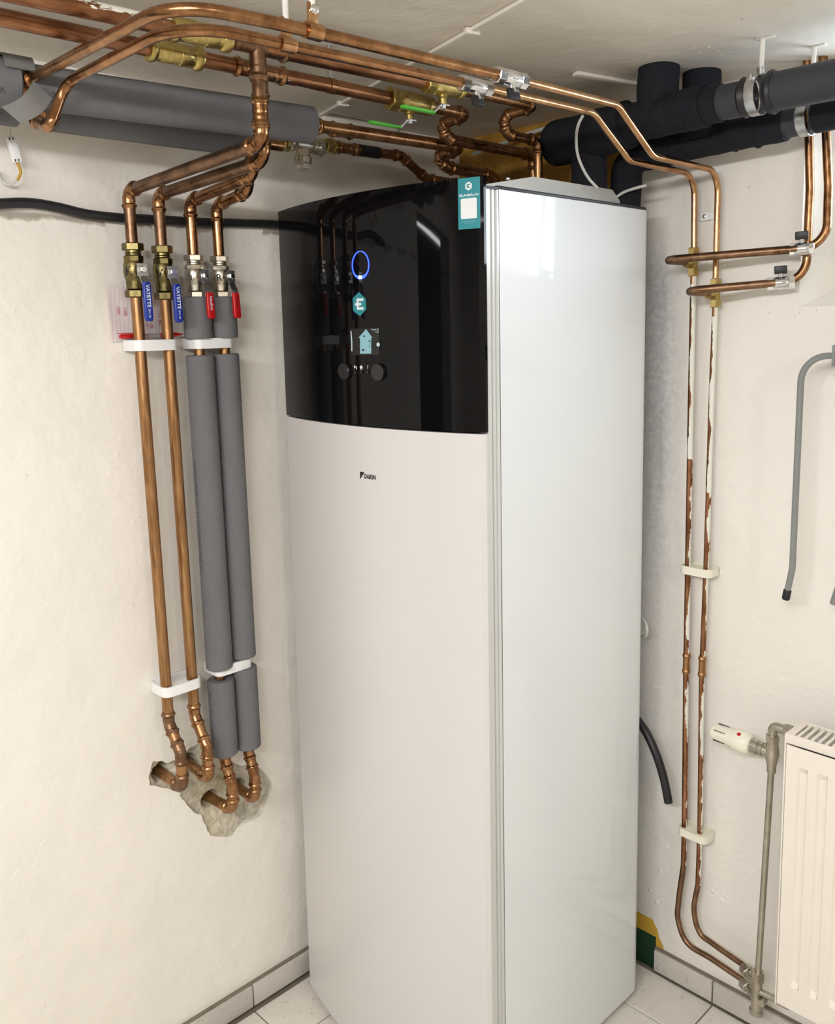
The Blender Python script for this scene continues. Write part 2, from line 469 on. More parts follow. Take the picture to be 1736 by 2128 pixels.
# patch of broken plaster on the left wall, outline taken on the wall plane
patch_px = [(318, 1582), (336, 1581), (349, 1586), (360, 1580), (378, 1578), (384, 1565), (392, 1556), (402, 1552), (410, 1546), (425, 1546), (438, 1552), (446, 1565), (458, 1572),
            (480, 1580), (492, 1588), (502, 1592), (512, 1590), (524, 1594), (536, 1592), (545, 1600), (556, 1612), (566, 1627), (565, 1641), (557, 1656), (551, 1672), (545, 1690), (536, 1698), (526, 1705),
            (508, 1712), (498, 1722), (487, 1735), (470, 1740), (452, 1739), (437, 1736), (431, 1727), (428, 1715), (421, 1703), (418, 1693), (405, 1690), (394, 1678), (384, 1665), (374, 1653),
            (377, 1648), (360, 1642), (345, 1638), (326, 1634), (311, 1632), (309, 1618), (312, 1604)]
patch = []
for i, p in enumerate(patch_px):
    q = patch_px[(i+1) % len(patch_px)]
    a = at(*p, x=0); b = at(*q, x=0)
    patch.append((a.y, a.z))
    m_ = a.lerp(b, .5); patch.append((m_.y+random.uniform(-.0015, .0015), m_.z+random.uniform(-.0015, .0015)))
# left wall with the hole and the doorway to the next room at its far end
DY0, DY1, DZ = -2.75, -1.78, 1.96
outer = [(0, -.04), (0, ZC), (YF, ZC), (YF, -.04), (DY0, -.04), (DY0, DZ), (DY1, DZ), (DY1, -.04)]
vs, fs = face_with_hole(outer, patch, lambda y, z: V((0, y, z)))
mb = MB().add(vs, fs)
n = len(patch)
mb.add([V((0, y, z)) for y, z in patch]+[V((-.016, y, z)) for y, z in patch], [(i, (i+1) % n, n+(i+1) % n, n+i) for i in range(n)])
mb.add([V((0, DY1, 0)), V((0, DY1, DZ)), V((-.12, DY1, DZ)), V((-.12, DY1, 0)), V((0, DY0, 0)), V((0, DY0, DZ)), V((-.12, DY0, DZ)), V((-.12, DY0, 0))], [(0, 1, 2, 3), (4, 5, 6, 7), (1, 2, 6, 5)])
wl = structure(mb.build('wall_left', 'plaster_left'))
# concrete bed inside the hole: height field with four deep pockets for the pipes
holes = [at(340, 1608, x=0), at(398, 1588, x=0), at(443, 1664, x=0), at(499, 1638, x=0)]
ys = [p[0] for p in patch]; zs = [p[1] for p in patch]
y0, y1, z0, z1 = min(ys)-.01, max(ys)+.01, min(zs)-.01, max(zs)+.01
NY, NZ = 120, 100; vs = []; fs = []
for j in range(NZ+1):
    for i in range(NY+1):
        y = y0+(y1-y0)*i/NY; z = z0+(z1-z0)*j/NZ
        h = -.010 + .010*noise.fractal(V((y*14, z*14, 1.3)), 1, 2, 4) + .003*noise.noise(V((y*120, z*120, 3)))
        h = min(h, -.0015)
        for hp in holes:
            dd = math.hypot(y-hp.y, z-hp.z)+.003*noise.noise(V((y*60, z*60, 9)))
            h -= .035*max(0, min(1, (.0205-dd)/.006))
        vs.append(V((h, y, z)))
for j in range(NZ):
    for i in range(NY):
        a = j*(NY+1)+i; fs.append((a, a+1, a+NY+2, a+NY+1))
MB().add(vs, fs).build('broken_patch', 'concrete', wl, angle=60, label='bare grey concrete exposed where the plaster is broken around the pipe ends')
# small chips around the patch and on the paint: shallow raised flakes and pits near the floor
def blob(cy, cz, r, seed, plane='left', thick=.0006):
    vs = []; k = 9
    for i in range(k):
        a = 2*PI*i/k; rr = r*(.65+.5*random.Random(seed*31+i).random())
        vs.append((cy+rr*math.cos(a), cz+rr*math.sin(a)*.9))
    P = (lambda a, b, h: V((h, a, b))) if plane == 'left' else (lambda a, b, h: V((a, -h, b)))
    v3 = [P(a, b, 0) for a, b in vs]+[P(cy+(a-cy)*.6, cz+(b-cz)*.6, thick) for a, b in vs]
    f3 = [(i, (i+1) % k, k+(i+1) % k, k+i) for i in range(k)]+[tuple(range(k, 2*k))]
    return v3, f3
mb = MB()
for px, py, r, s_ in [(427, 470, .009, 1), (418, 1783, .004, 3), (88, 1755, .007, 4), (75, 1800, .008, 5), (35, 1815, .008, 6), (60, 1870, .007, 7), (20, 1872, .006, 8), (446, 1897, .003, 9), (88, 1630, .004, 10), (553, 1860, .003, 11), (235, 2018, .003, 12), (88, 690, .003, 13), (40, 1840, .006, 14), (75, 1830, .005, 15)]:
    p = at(px, py, x=0); v3, f3 = blob(p.y, p.z, r, s_); mb.add(v3, f3)
mb.build('plaster_lump', 'plaster_left', wl, angle=80)['kind'] = 'stuff'

# back wall with the splayed basement window recess
nx0, nx1, nz0, nz1 = .926, 1.80, 1.625, 2.055
ix0, ix1, iz0, iz1 = .956, 1.76, 1.660, 2.045; iy = .10
hole = [(nx0, nz0), (nx1, nz0), (nx1, nz1), (nx0, nz1)]
vs, fs = face_with_hole([(0, -.04), (XR, -.04), (XR, ZC), (0, ZC)], hole, lambda x, z: V((x, 0, z)))
mb = MB().add(vs, fs)
inner = [(ix0, iz0), (ix1, iz0), (ix1, iz1), (ix0, iz1)]
mb.add([V((x, 0, z)) for x, z in hole]+[V((x, iy, z)) for x, z in inner], [(i, (i+1) % 4, 4+(i+1) % 4, 4+i) for i in range(4)])
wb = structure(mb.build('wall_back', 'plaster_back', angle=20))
mb = MB()
for px, py, r, s_ in [(1665, 650, .006, 1), (1700, 642, .005, 2), (1655, 657, .005, 5), (1352, 1850, .007, 6), (1372, 1810, .008, 7), (1385, 1760, .007, 8), (1480, 1850, .008, 9), (1365, 1875, .008, 10), (1500, 1870, .007, 11), (1520, 1860, .006, 12), (1600, 650, .004, 13), (1490, 1190, .006, 14), (1498, 1188, .005, 15), (1555, 250, .006, 17), (1535, 285, .006, 18), (1560, 390, .006, 19), (1472, 545, .008, 20), (1505, 550, .006, 21)]:
    p = at(px, py, y=0); v3, f3 = blob(p.x, p.z, r, s_, 'back', .0018); mb.add(v3, f3)
mb.build('plaster_lump', 'plaster_back', wb, angle=80)['kind'] = 'stuff'
win = structure(MB().box(((ix0+ix1)/2, iy+.02, iz0+.055), (ix1-ix0+.012, .04, .116), .001).box(((ix0+ix1)/2, iy+.02, iz1-.016), (ix1-ix0+.012, .04, .044), .001)
    .box((ix0+.039, iy+.021, (iz0+iz1)/2), (.090, .04, iz1-iz0-.06), .003).box((ix1-.018, iy+.021, (iz0+iz1)/2), (.036, .04, iz1-iz0-.06), .003).build('window_1', 'white_paint'))
MB().box(((ix0+ix1)/2, iy+.02, (iz0+iz1)/2), (ix1-ix0-.06, .005, iz1-iz0-.06)).build('pane', 'glass', win)

structure(MB().add([V((XR, 0, -.04)), V((XR, YF, -.04)), V((XR, YF, ZC)), V((XR, 0, ZC))], [(0, 1, 2, 3)]).build('wall_right', 'plaster_room'))
structure(MB().add([V((0, YF, -.04)), V((XR, YF, -.04)), V((XR, YF, ZC)), V((0, YF, ZC))], [(0, 1, 2, 3)]).build('wall_front', 'plaster_room'))
ceil = structure(MB().add([V((-.2, .2, ZC)), V((XR, .2, ZC)), V((XR, YF, ZC)), V((-.2, YF, ZC))], [(0, 1, 2, 3)]).build('ceiling', 'plaster_ceiling'))
mb = MB()
for k, (px, py, r) in enumerate([(1440, 100, .004), (1455, 110, .006), (1474, 98, .003), (1492, 106, .005), (1500, 114, .003), (1640, 15, .003)]):
    p = at(px, py, z=ZC)
    vs = [V((p.x+r*(.6+.5*random.random())*math.cos(a*PI/4), p.y+r*(.6+.5*random.random())*math.sin(a*PI/4), ZC)) for a in range(8)]
    mb.add(vs+[V((p.x+(v.x-p.x)*.5, p.y+(v.y-p.y)*.5, ZC-.0012)) for v in vs], [(i, (i+1) % 8, 8+(i+1) % 8, 8+i) for i in range(8)]+[tuple(range(8, 16))])
mb.build('plaster_lump', 'plaster_ceiling', ceil, angle=80)['kind'] = 'stuff'
# room beyond the doorway, dim
hb = MB()
hb.add([V((-.12, -6.6, 0)), V((-2.4, -6.6, 0)), V((-2.4, -1.0, 0)), V((-.12, -1.0, 0)), V((-.12, -6.6, 2.25)), V((-2.4, -6.6, 2.25)), V((-2.4, -1.0, 2.25)), V((-.12, -1.0, 2.25))],
       [(0, 1, 5, 4), (1, 2, 6, 5), (2, 3, 7, 6), (4, 5, 6, 7), (0, 1, 2, 3)])
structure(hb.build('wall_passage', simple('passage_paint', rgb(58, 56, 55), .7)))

# floor: grout bed and single tiles
fl = structure(MB().box((XR/2-.06, YF/2, -.03), (XR+.12, -YF, .05)).build('floor', 'grout'))
TS = .315; G = .004
tile_me = None
def tile_mesh(sx, sy, h, bev=.0015):
    bm = bmesh.new(); bmesh.ops.create_cube(bm, size=1)
    for v in bm.verts: v.co = V((v.co.x*sx, v.co.y*sy, v.co.z*h))
    bmesh.ops.bevel(bm, geom=[e for e in bm.edges if all(v.co.z > 0 for v in e.verts)], offset=bev, segments=1, affect='EDGES')
    me = bpy.data.meshes.new('tile'); bm.to_mesh(me); bm.free(); return me
cache = {}
def tile(cx, cy, sx, sy, parent, mat, top, h=.008, name='tile', rot=None):
    k = (round(sx, 3), round(sy, 3), mat)
    if k not in cache:
        cache[k] = tile_mesh(sx, sy, h); cache[k].materials.append(M[mat])
    o = bpy.data.objects.new(name, cache[k]); COL.objects.link(o); o.parent = parent
    o.location = (cx, cy, top-h/2); return o
xe = [.022, .160]; 
while xe[-1] < XR: xe.append(round(xe[-1]+TS, 3))
ye = [-.014, -.150]
while ye[-1] > YF: ye.append(round(ye[-1]-TS, 3))
for i in range(len(xe)-1):
    for j in range(len(ye)-1):
        a, b = xe[i], min(xe[i+1], XR-.01); c, d = ye[j], max(ye[j+1], YF+.01)
        if b-a < .02 or c-d < .02: continue
        tile((a+b)/2, (c+d)/2, b-a-G, c-d-G, fl, 'tile', .0)
# baseboards of tile on a mortar strip
HB = .060
def base_run(name, along, pos0, pos1, joints, mat='base_tile'):
    if along == 'y': bed = MB().box((.005, (pos0+pos1)/2, HB/2+.0015), (.010, abs(pos1-pos0), HB+.001))
    else: bed = MB().box(((pos0+pos1)/2, -.005, HB/2+.0015), (abs(pos1-pos0), .010, HB+.001))
    b = structure(bed.build(name, 'grout'))
    for a, c in zip(joints[:-1], joints[1:]):
        L = abs(c-a)-.004; m = (a+c)/2
        if along == 'y': MB().box((.0125, m, .0335), (.009, L, HB-.007), .0012).build('tile', mat, b)
        else: MB().box((m, -.0125, .0335), (L, .009, HB-.007), .0012).build('tile', mat, b)
    return b
base_run('baseboard_left', 'y', DY1, -.02, [-.02, -.148, -.463, -.778, -1.093, -1.408, DY1])
base_run('baseboard_back', 'x', .632, XR, [.633, .790, 1.105, 1.42, 1.735, 2.05, 2.365, 2.68, XR])
# ceiling lamps out of view
for k, (c, sz, lab) in enumerate([((1.45, -2.5, ZC-.02), (1.25, .2, .04), 'white fluorescent ceiling lamp behind the camera'), ((2.7, -1.5, ZC-.02), (.2, 1.25, .04), 'white fluorescent ceiling lamp by the right wall')]):
    T = thing('ceiling_lamp', lab, 'lamp', c)
    MB().box((0, 0, 0), sz, .004).build('housing', 'white_paint', T)
    L_ = (sz[0]-.05, .03, .012) if sz[0] > 1 else (.03, sz[1]-.05, .012)
    MB().box((0, 0, -.026), L_, .004).build('tube', 'tube_glow', T)
T = thing('ceiling_lamp', 'fluorescent tube lamp in the dim passage beyond the doorway', 'lamp', (-1.0, -5.0, 2.225))
MB().box((0, 0, 0), (.08, 2.4, .04), .004).build('housing', 'white_paint', T)
MB().box((0, 0, -.03), (.05, 2.3, .02), .004).build('tube', 'passage_glow', T)

# ================================================================== HEAT PUMP UNIT
XL, XRU, YB, HT = .0594, .648, -.0885, 1.8405
YC, BUL = -.646, .046
def fy(x, off=0.0):
    u_ = (x-XL)/(XRU-XL); return YC - BUL*(1-(2*u_-1)**2) - off
U = thing('heat_pump_unit', 'tall white indoor heat pump cabinet with a glossy black display front, standing in the corner', 'heat pump', (XL, YB, 0))
def door_outline(y_back, r=.006):
    pts = []; N = 96
    for i in range(N+1):
        x = XL + (XRU-XL)*i/N
        e = min(x-XL, XRU-x); y = fy(x)
        if e < r: y += r-math.sqrt(max(0, r*r-(r-e)**2))
        pts.append((x, y))
    pts[0] = (XL, YC+r); pts[-1] = (XRU, YC+r)
    pts += [(XRU, y_back), (XL, y_back)]
    return pts
# cabinet body with rounded rear corner
body = []
rb = .045
body += [(XL+.01, -.603), (XRU, -.603)]
for k in range(9):
    a = PI/2*k/8; body.append((XRU-rb+rb*math.cos(a), YB-rb+rb*math.sin(a)))
for k in range(9):
    a = PI/2+PI/2*k/8; body.append((XL+rb+rb*math.cos(a), YB-rb+rb*math.sin(a)))
MB().prism(body, .02, HT-.006, bev=.0015).build('side_panel', 'enamel_side', U, True, angle=20)
MB().prism([(x*.997+.001, y*.997) for x, y in body], HT-.006, HT, bev=.001).build('top_gasket', 'black_rubber', U, True)
# front edge strip: shallow grooves
st = [(XRU, -.600), (XRU, -.606), (XRU-.004, -.6065), (XRU-.004, -.611), (XRU-.0015, -.6115), (XRU-.0015, -.6165), (XRU-.005, -.617), (XRU-.005, -.6225), (XRU-.001, -.623), (XRU-.001, -.633), (XRU-.02, -.634), (XRU-.02, -.600)]
MB().prism(st, .02, HT-.008).build('edge_strip', 'enamel_strip', U, True, angle=20)
st2 = [(2*XL+(XRU-XL)-x, y) for x, y in st]
MB().prism(st2, .02, HT-.008).build('edge_strip', 'enamel_strip', U, True, angle=20)
MB().prism([(XRU, -.601), (XRU, -.634), (XRU-.02, -.634), (XRU-.02, -.601)], HT-.008, HT-.003).build('top_gasket', 'black_rubber', U, True)
PZ0, PZ1 = 1.4130, 1.8521
MB().prism(door_outline(-.634), .02, PZ0-.003).build('front_door', 'enamel_front', U, True, angle=25)
DP = MB().prism(door_outline(-.634), PZ0, PZ1).build('display_panel', 'black_gloss', U, True, angle=25)
MB().prism([(XL+.03, YB-.03), (XL+.03, -.58), (XRU-.03, -.58), (XRU-.03, YB-.03)], .0, .022).build('plinth', 'black_rubber', U, True)
# folded sheet lid on the top
tp = [(-.625, HT+.001), (-.436, HT+.038), (-.170, HT+.038), (-.118, HT+.001)]
MB().prism(tp, .10, .595, Matrix(((0, 0, 1, 0), (1, 0, 0, 0), (0, 1, 0, 0), (0, 0, 0, 1))), bev=.001).build('top_cover', 'unit_top', U, True)
for yy in (-.50, -.20):
    MB().lathe([(.005, 0), (.005, .003), (.003, .004)], 10, Matrix.Translation((.585, yy, HT+.001+ (.037 if yy > -.43 else .026)))).build('screw', 'steel', U, True)

def on_front(px, py):
    p = at(px, py, y=-.68)
    for _ in range(4): p = at(px, py, y=fy(p.x))
    return p
def decal(poly, z_lift=.0004, thick=.0006, sub=True):
    """flat shape (list of x,z) wrapped on the curved front"""
    bm = bmesh.new(); f = bm.faces.new([bm.verts.new((x, 0, z)) for x, z in poly])
    if sub:
        xs = [p[0] for p in poly]; a, b = min(xs), max(xs); k = max(1, int((b-a)/.01))
        for i in range(1, k):
            bmesh.ops.bisect_plane(bm, geom=bm.verts[:]+bm.edges[:]+bm.faces[:], plane_co=(a+(b-a)*i/k, 0, 0), plane_no=(1, 0, 0))
    r = bmesh.ops.extrude_face_region(bm, geom=bm.faces[:])
    top = {v for v in r['geom'] if isinstance(v, bmesh.types.BMVert)}
    for v in bm.verts: v.co.y = fy(v.co.x, z_lift + (thick if v in top else 0))
    return MB().addbm(bm)
def rrect(x0, x1, z0, z1, r, k=5):
    out = []
    for cx_, cz_, a0 in ((x1-r, z1-r, 0), (x0+r, z1-r, 90), (x0+r, z0+r, 180), (x1-r, z0+r, 270)):
        for i in range(k+1):
            a = math.radians(a0+90*i/k); out.append((cx_+r*math.cos(a), cz_+r*math.sin(a)))
    return out
def wrapper(x, z, lift=.0012, s=1):
    return lambda a, b: V((x+a, fy(x+a, lift), z+b))
# light ring
c = on_front(750, 551); rx_ = (on_front(768, 551).x-on_front(732.5, 551).x)/2; rz_ = (on_front(750, 522).z-on_front(750, 581).z)/2
ring = MB(); K = 64; vs = []; fs = []
for i in range(K):
    a = 2*PI*i/K; wd = .0016+.0052*max(0, -math.sin(a))**4
    cs, sn = math.cos(a), math.sin(a)
    for (dr, dy) in ((0, 0), (0, .0016), (-1, .0016), (-1, 0)):
        rr = 1+dr*wd/rz_
        x, z = c.x+rx_*cs*rr, c.z+rz_*sn*rr; vs.append(V((x, fy(x, .0002+dy), z)))
for i in range(K):
    j = (i+1) % K
    for k in range(4): fs.append((4*i+k, 4*i+(k+1) % 4, 4*j+(k+1) % 4, 4*j+k))
rg = ring.add(vs, fs).build('light_ring', 'blue_glow', U, True, label='glowing blue light ring')
decal([(c.x-.0035, c.z-rz_+.0005), (c.x+.0035, c.z-rz_+.0005), (c.x+.0035, c.z-rz_+.0068), (c.x-.0035, c.z-rz_+.0068)], .0022).build('light_spot', 'blue_white_glow', rg, True)
# hexagonal teal sticker
def px_poly(pts): return [(on_front(*p).x, on_front(*p).z) for p in pts]
hexp = px_poly([(747, 607), (761, 621), (762, 643), (749, 657), (735, 646), (734, 620)])
hs = decal(hexp).build('logo_sticker', 'teal', U, True, label='small teal hexagon sticker with a white E-shaped sign')
ex0 = on_front(743, 632).x; ez = on_front(748, 632).z
def letter_E(x0, zc, h, w_, t, mat, parent, lift):
    m = MB()
    for poly in ([(x0, zc-h/2), (x0+t, zc-h/2), (x0+t, zc+h/2), (x0, zc+h/2)], [(x0+t, zc+h/2-t), (x0+w_, zc+h/2-t), (x0+w_, zc+h/2), (x0+t, zc+h/2)],
                 [(x0-t*1.0, zc-t/2), (x0, zc-t/2), (x0, zc+t/2), (x0-t*1.0, zc+t/2)], [(x0+t, zc-t/2), (x0+w_*.65, zc-t/2), (x0+w_*.65, zc+t/2), (x0+t, zc+t/2)], [(x0+t, zc-h/2), (x0+w_, zc-h/2), (x0+w_, zc-h/2+t), (x0+t, zc-h/2+t)]):
        b = decal(poly, lift, .0003, False); m.add(b.v, b.f)
    return m.build('emblem', mat, parent, True)
letter_E(ex0, ez, .0215, .0185, .0050, 'ink_white', hs, .0012)
# tall teal sticker
pt = lambda px, py: (on_front(px, py).x, on_front(px, py).z)
tl, tr_, br_, bl = pt(953.5, 372), pt(998.5, 366), pt(998, 473.5), pt(953, 478)
x0_, x1_ = (tl[0]+bl[0])/2, (tr_[0]+br_[0])/2; zt, zb = (tl[1]+tr_[1])/2, (bl[1]+br_[1])/2
s2 = decal([(x0_, zb), (x1_, zb), (x1_, zt), (x0_, zt)]).build('service_sticker', 'teal', U, True, label='tall teal sticker reading FELANMÄLAN')
xm = (x0_+x1_)/2; W_ = x1_-x0_; H_ = zt-zb
hxm, hzm = xm, zt-H_*.165
hr = W_*.17
b = decal([(hxm+hr*1.0*math.sin(a*PI/3), hzm+hr*1.10*math.cos(a*PI/3)) for a in range(6)], .0012, .0003); b.build('emblem', 'sticker_white', s2, True)
letter_E(hxm-hr*.35, hzm, hr*1.0, hr*.85, hr*.22, 'teal', s2, .0016)
text_obj('FELANMÄLAN', W_*.145, None, 'ink_white', s2, True, wrap=wrapper(xm, zt-H_*.342), bold=.02, sx=1.0)
decal(rrect(xm-W_*.37, xm+W_*.37, zb+H_*.2, zb+H_*.60, W_*.06), .0012, .0003).build('white_field', 'sticker_white', s2, True)
for k, (wf, zf) in enumerate(((.34, .145), (.16, .108))):
    decal([(xm-W_*wf, zb+H_*zf), (xm+W_*wf, zb+H_*zf), (xm+W_*wf, zb+H_*(zf+.008)), (xm-W_*wf, zb+H_*(zf+.008))], .0012, .0003).build('fine_print', 'teal_pale', s2, True)
# display with house picture
sx0, sz1 = pt(728, 683); sx1, sz0 = pt(790, 738)
scn = decal([(sx0, sz0), (sx1, sz0), (sx1, sz1), (sx0, sz1)], .0003, .0004).build('screen', 'screen', U, True)
h = px_poly([(762, 684), (775, 702), (772.5, 702), (772.5, 735), (749.5, 735), (749.5, 702), (746, 702)])
hcx = (on_front(746, 702).x+on_front(775, 702).x)/2
decal(h, .0009, .0003).build('house_icon', 'teal_pale', scn, True)
for (a, b_, c_, d_) in [(756, 697, 760, 700), (768, 707, 771, 711), (769, 714, 770.5, 716), (769, 719, 770.5, 722), (754, 725, 758, 730), (760.5, 726, 761.5, 728)]:
    q0, q1 = pt(a, d_), pt(c_, b_)
    decal([(q0[0], q0[1]), (q1[0], q0[1]), (q1[0], q1[1]), (q0[0], q1[1])], .0014, .0002, False).build('house_detail', 'ink_grey', scn, True)
decal(px_poly([(729.5, 688), (731.2, 688), (733, 709), (733.2, 730), (731.5, 730), (731.3, 709)]), .0009, .0003).build('scroll_bar', 'screen_white', scn, True)
q = pt(787, 716); decal([(q[0]+.0042*math.cos(a*PI/6), q[1]+.0038*math.sin(a*PI/6)) for a in range(12)], .0009, .0003).build('menu_dot', 'screen_white', scn, True)
q = pt(788.5, 684.5); text_obj('3 mars 26', .0052, None, 'screen_white', scn, True, wrap=wrapper(q[0], q[1]), align='RIGHT')
q = pt(788.5, 690); text_obj('12:1', .0052, None, 'screen_white', scn, True, wrap=wrapper(q[0], q[1]), align='RIGHT')
def knob(px, py, r, h_, mat, name):
    p = on_front(px, py); dx = .001; nrm = V((fy(p.x+dx)-fy(p.x-dx), -2*dx, 0)).normalized()
    if nrm.y > 0: nrm = -nrm
    m = frame((p.x, p.y, p.z), nrm, (0, 0, 1))
    return MB().lathe([(r*1.0, 0), (r, h_*.8), (r*.93, h_), (r*.88, h_), (r*.86, h_*.9)], 32, m).build(name, mat, U, True)
knob(718.5, 771.5, .0165, .007, 'knob_black', 'control_knob'); knob(788, 773.5, .0165, .007, 'knob_black', 'control_knob')
for px, ic in ((740, '<'), (752, '^'), (766, '?')):
    knob(px, 773.5, .0034, .003, 'knob_black', 'button')
    q = pt(px-.5, 763.5)
    if ic == '?': text_obj('?', .010, None, 'ink_white', U, True, name='button_icon', wrap=wrapper(q[0], q[1]), bold=.01)
    elif ic == '^':
        decal([(q[0], q[1]+.0045), (q[0]+.0045, q[1]), (q[0]+.0032, q[1]), (q[0]+.0032, q[1]-.004), (q[0]+.001, q[1]-.004), (q[0]+.001, q[1]-.001), (q[0]-.001, q[1]-.001), (q[0]-.001, q[1]-.004), (q[0]-.0032, q[1]-.004), (q[0]-.0032, q[1]), (q[0]-.0045, q[1])], .0004, .0003, False).build('button_icon', 'ink_white', U, True)
    else:
        decal([(q[0]-.005, q[1]+.001), (q[0]-.0015, q[1]+.0045), (q[0]-.0015, q[1]+.0018), (q[0]+.0035, q[1]+.0018), (q[0]+.0035, q[1]-.004), (q[0]+.0020, q[1]-.004), (q[0]+.0020, q[1]+.0004), (q[0]-.0015, q[1]+.0004), (q[0]-.0015, q[1]-.0024)], .0004, .0003, False).build('button_icon', 'ink_white', U, True)
# maker's mark on the white door
l0 = on_front(749, 989); l1 = on_front(782, 995)
wL = l1.x-l0.x
lw = wL*.235
decal([(l0.x, l0.z+.0085), (l0.x+.013, l0.z+.0085), (l0.x, l0.z-.0065)], .0002, .0004, False).build('logo_mark', 'ink_black', U, True)
vs, fs = text_mesh('DAIKIN', .0125, bold=.035, align='LEFT')
mx = max(v.x for v in vs); k_ = (wL-.0125)/mx
MB().add([V((l0.x+.0118+v.x*k_+v.y*.12, fy(l0.x+.0118+v.x*k_, .0006), l0.z+.0005+v.y)) for v in vs], fs).build('lettering', 'ink_black', U, True)
# small cable loop looking out behind the cabinet
tag(MB().sweep(smooth_path([(.605, -.055, .922), (.631, -.070, .912), (.633, -.070, .890), (.618, -.06, .876), (.600, -.05, .872)], 6), .0035, 10).build('cable', 'white_cable'), 'short white cable loop peeping out behind the cabinet side', 'cable')
hose = [at(1325, 1495, y=-.05), at(1345, 1525, y=-.055), at(1366, 1572, y=-.06), at(1381, 1622, y=-.06), at(1390, 1668, y=-.06)]
tag(MB().sweep(smooth_path(hose, 8), .0098, 16).build('hose', 'black_rubber'), 'black rubber hose end hanging beside the lower cabinet', 'hose')

# ================================================================== LEFT WALL PIPES
R22 = .0112
py_top = [-.981, -.9195, -.8505, -.790]
py_bot = [-.968, -.908, -.841, -.781]
XW = .05
order = ['leftmost', 'second', 'third', 'rightmost']
ztop = [1.868, 1.866, 1.860, 1.856]       # height of the top elbow at the wall
xs_d = [.493, .408, .275, .168]           # where each one meets its ceiling main
zdrop = [1.888, 1.880, 1.880, 1.870]
ztopdrop = [2.02, 2.02, 1.965, 1.955]
vz = [(1.765, 1.674), (1.763, 1.670), (1.750, 1.673), (1.750, 1.674)]
def yw(i, z): return py_bot[i] + (py_top[i]-py_bot[i])*(z-.8)/(1.75-.8)
desc = ['leftmost of four copper pipes from ceiling to left wall, above the valve marked K',
        'copper pipe from ceiling down to the brass valve marked V, second from left',
        'copper pipe from ceiling down to the nickel valve marked T, third from left',
        'copper pipe from ceiling down to the nickel valve marked R, nearest the heat pump']
for i in range(4):
    yt = yw(i, ztop[i])
    pts = [(xs_d[i], yt-.0, ztopdrop[i]-.03), (xs_d[i], yt, zdrop[i]), (XW, yt, ztop[i]), (XW, yw(i, vz[i][0]), vz[i][0]-.002)]
    T = press_pipe(desc[i], pts, R22, 'copper_dull' if i < 2 else 'copper', 'copper', group='four copper drops to the left wall valves')
    if i == 0: coupling_mesh(V((xs_d[0], yt, 1.955)), V((xs_d[0], yt, 1.905)), R22).build('coupling', 'copper', T, True)
# lower pipes from the valves down into the wall
ends = [((.092, .755), (.092, .664), 0), ((.094, .745), (.094, .662), 1), ((.074, .626), (.074, .556), 2), ((.072, .626), (.072, .556), 3)]
low_lab = ['bare copper pipe under the valve marked K, ending in the broken plaster', 'bare copper pipe under the valve marked V, ending in the broken plaster',
           'copper pipe inside grey insulation under the valve marked T', 'copper pipe inside grey insulation under the valve marked R']
zb_ = [.802, .800, .678, .678]
pipe_low = []
for i in range(4):
    (xa, za), (xb, zb2), k = ends[i]
    y = py_bot[i]
    pts = [(XW, yw(i, vz[i][1]), vz[i][1]+.002), (XW, y, zb_[i]-.008), (xb, y, za-.012), (xb, y, zb2), (-.045, holes[i].y, zb2-.003)]
    pipe_low.append(press_pipe(low_lab[i], pts, R22, 'copper_wall', 'copper' if i != 0 else 'copper_dull', group='four copper pipes running down the left wall'))
# foam sleeves
def sleeve(label, a, b, r, mat='foam', group=None, name='pipe_insulation', ri=.0118):
    a, b = V(a), V(b); d = b-a; L = d.length
    m = frame(a, d, (1, 0, 0))
    T = thing(name, label, 'insulation', mat=m, group=group)
    k = .002
    MB().lathe([(ri, 0), (r-k, 0), (r, k), (r, L-k), (r-k, L), (ri, L)], 32, caps=False).build('sleeve', mat, T)
    return T, L
sl = [(2, 1.670, 1.586, 'short upper grey foam sleeve right under the valve marked T'), (2, 1.552, .879, 'long grey foam sleeve on the left insulated pipe'), (2, .853, .681, 'lower grey foam sleeve on the left insulated pipe, above the broken plaster'),
      (3, 1.671, 1.586, 'short upper grey foam sleeve right under the valve marked R'), (3, 1.553, .888, 'long grey foam sleeve on the right insulated pipe'), (3, .864, .676, 'lower grey foam sleeve on the right insulated pipe, above the broken plaster')]
for i, za, zb2, lab in sl:
    T, L = sleeve(lab, (XW+.001, yw(i, zb2), zb2), (XW+.001, yw(i, za), za), .0285, group='grey foam sleeves on the left wall pipes')
    s_ = 'TT 1/2 THICKC-FREE OTI' if L < .3 else 'THICKC-FREE OTI   TT 1/2 THICKC-FREE OTI'
    a0 = math.radians(-90)
    vs, fs = text_mesh(s_ if L > .12 else 'THICKC', .012)
    m_ = V((0, 0, L/2)); xr = max(v.x for v in vs)
    kx = min(1.0, L*.46/xr)
    MB().add([V(((.0289)*math.cos(a0+v.y/.0289), .0289*math.sin(a0+v.y/.0289), L/2-v.x*kx)) for v in vs], fs).build('printing', 'ink_grey', T)
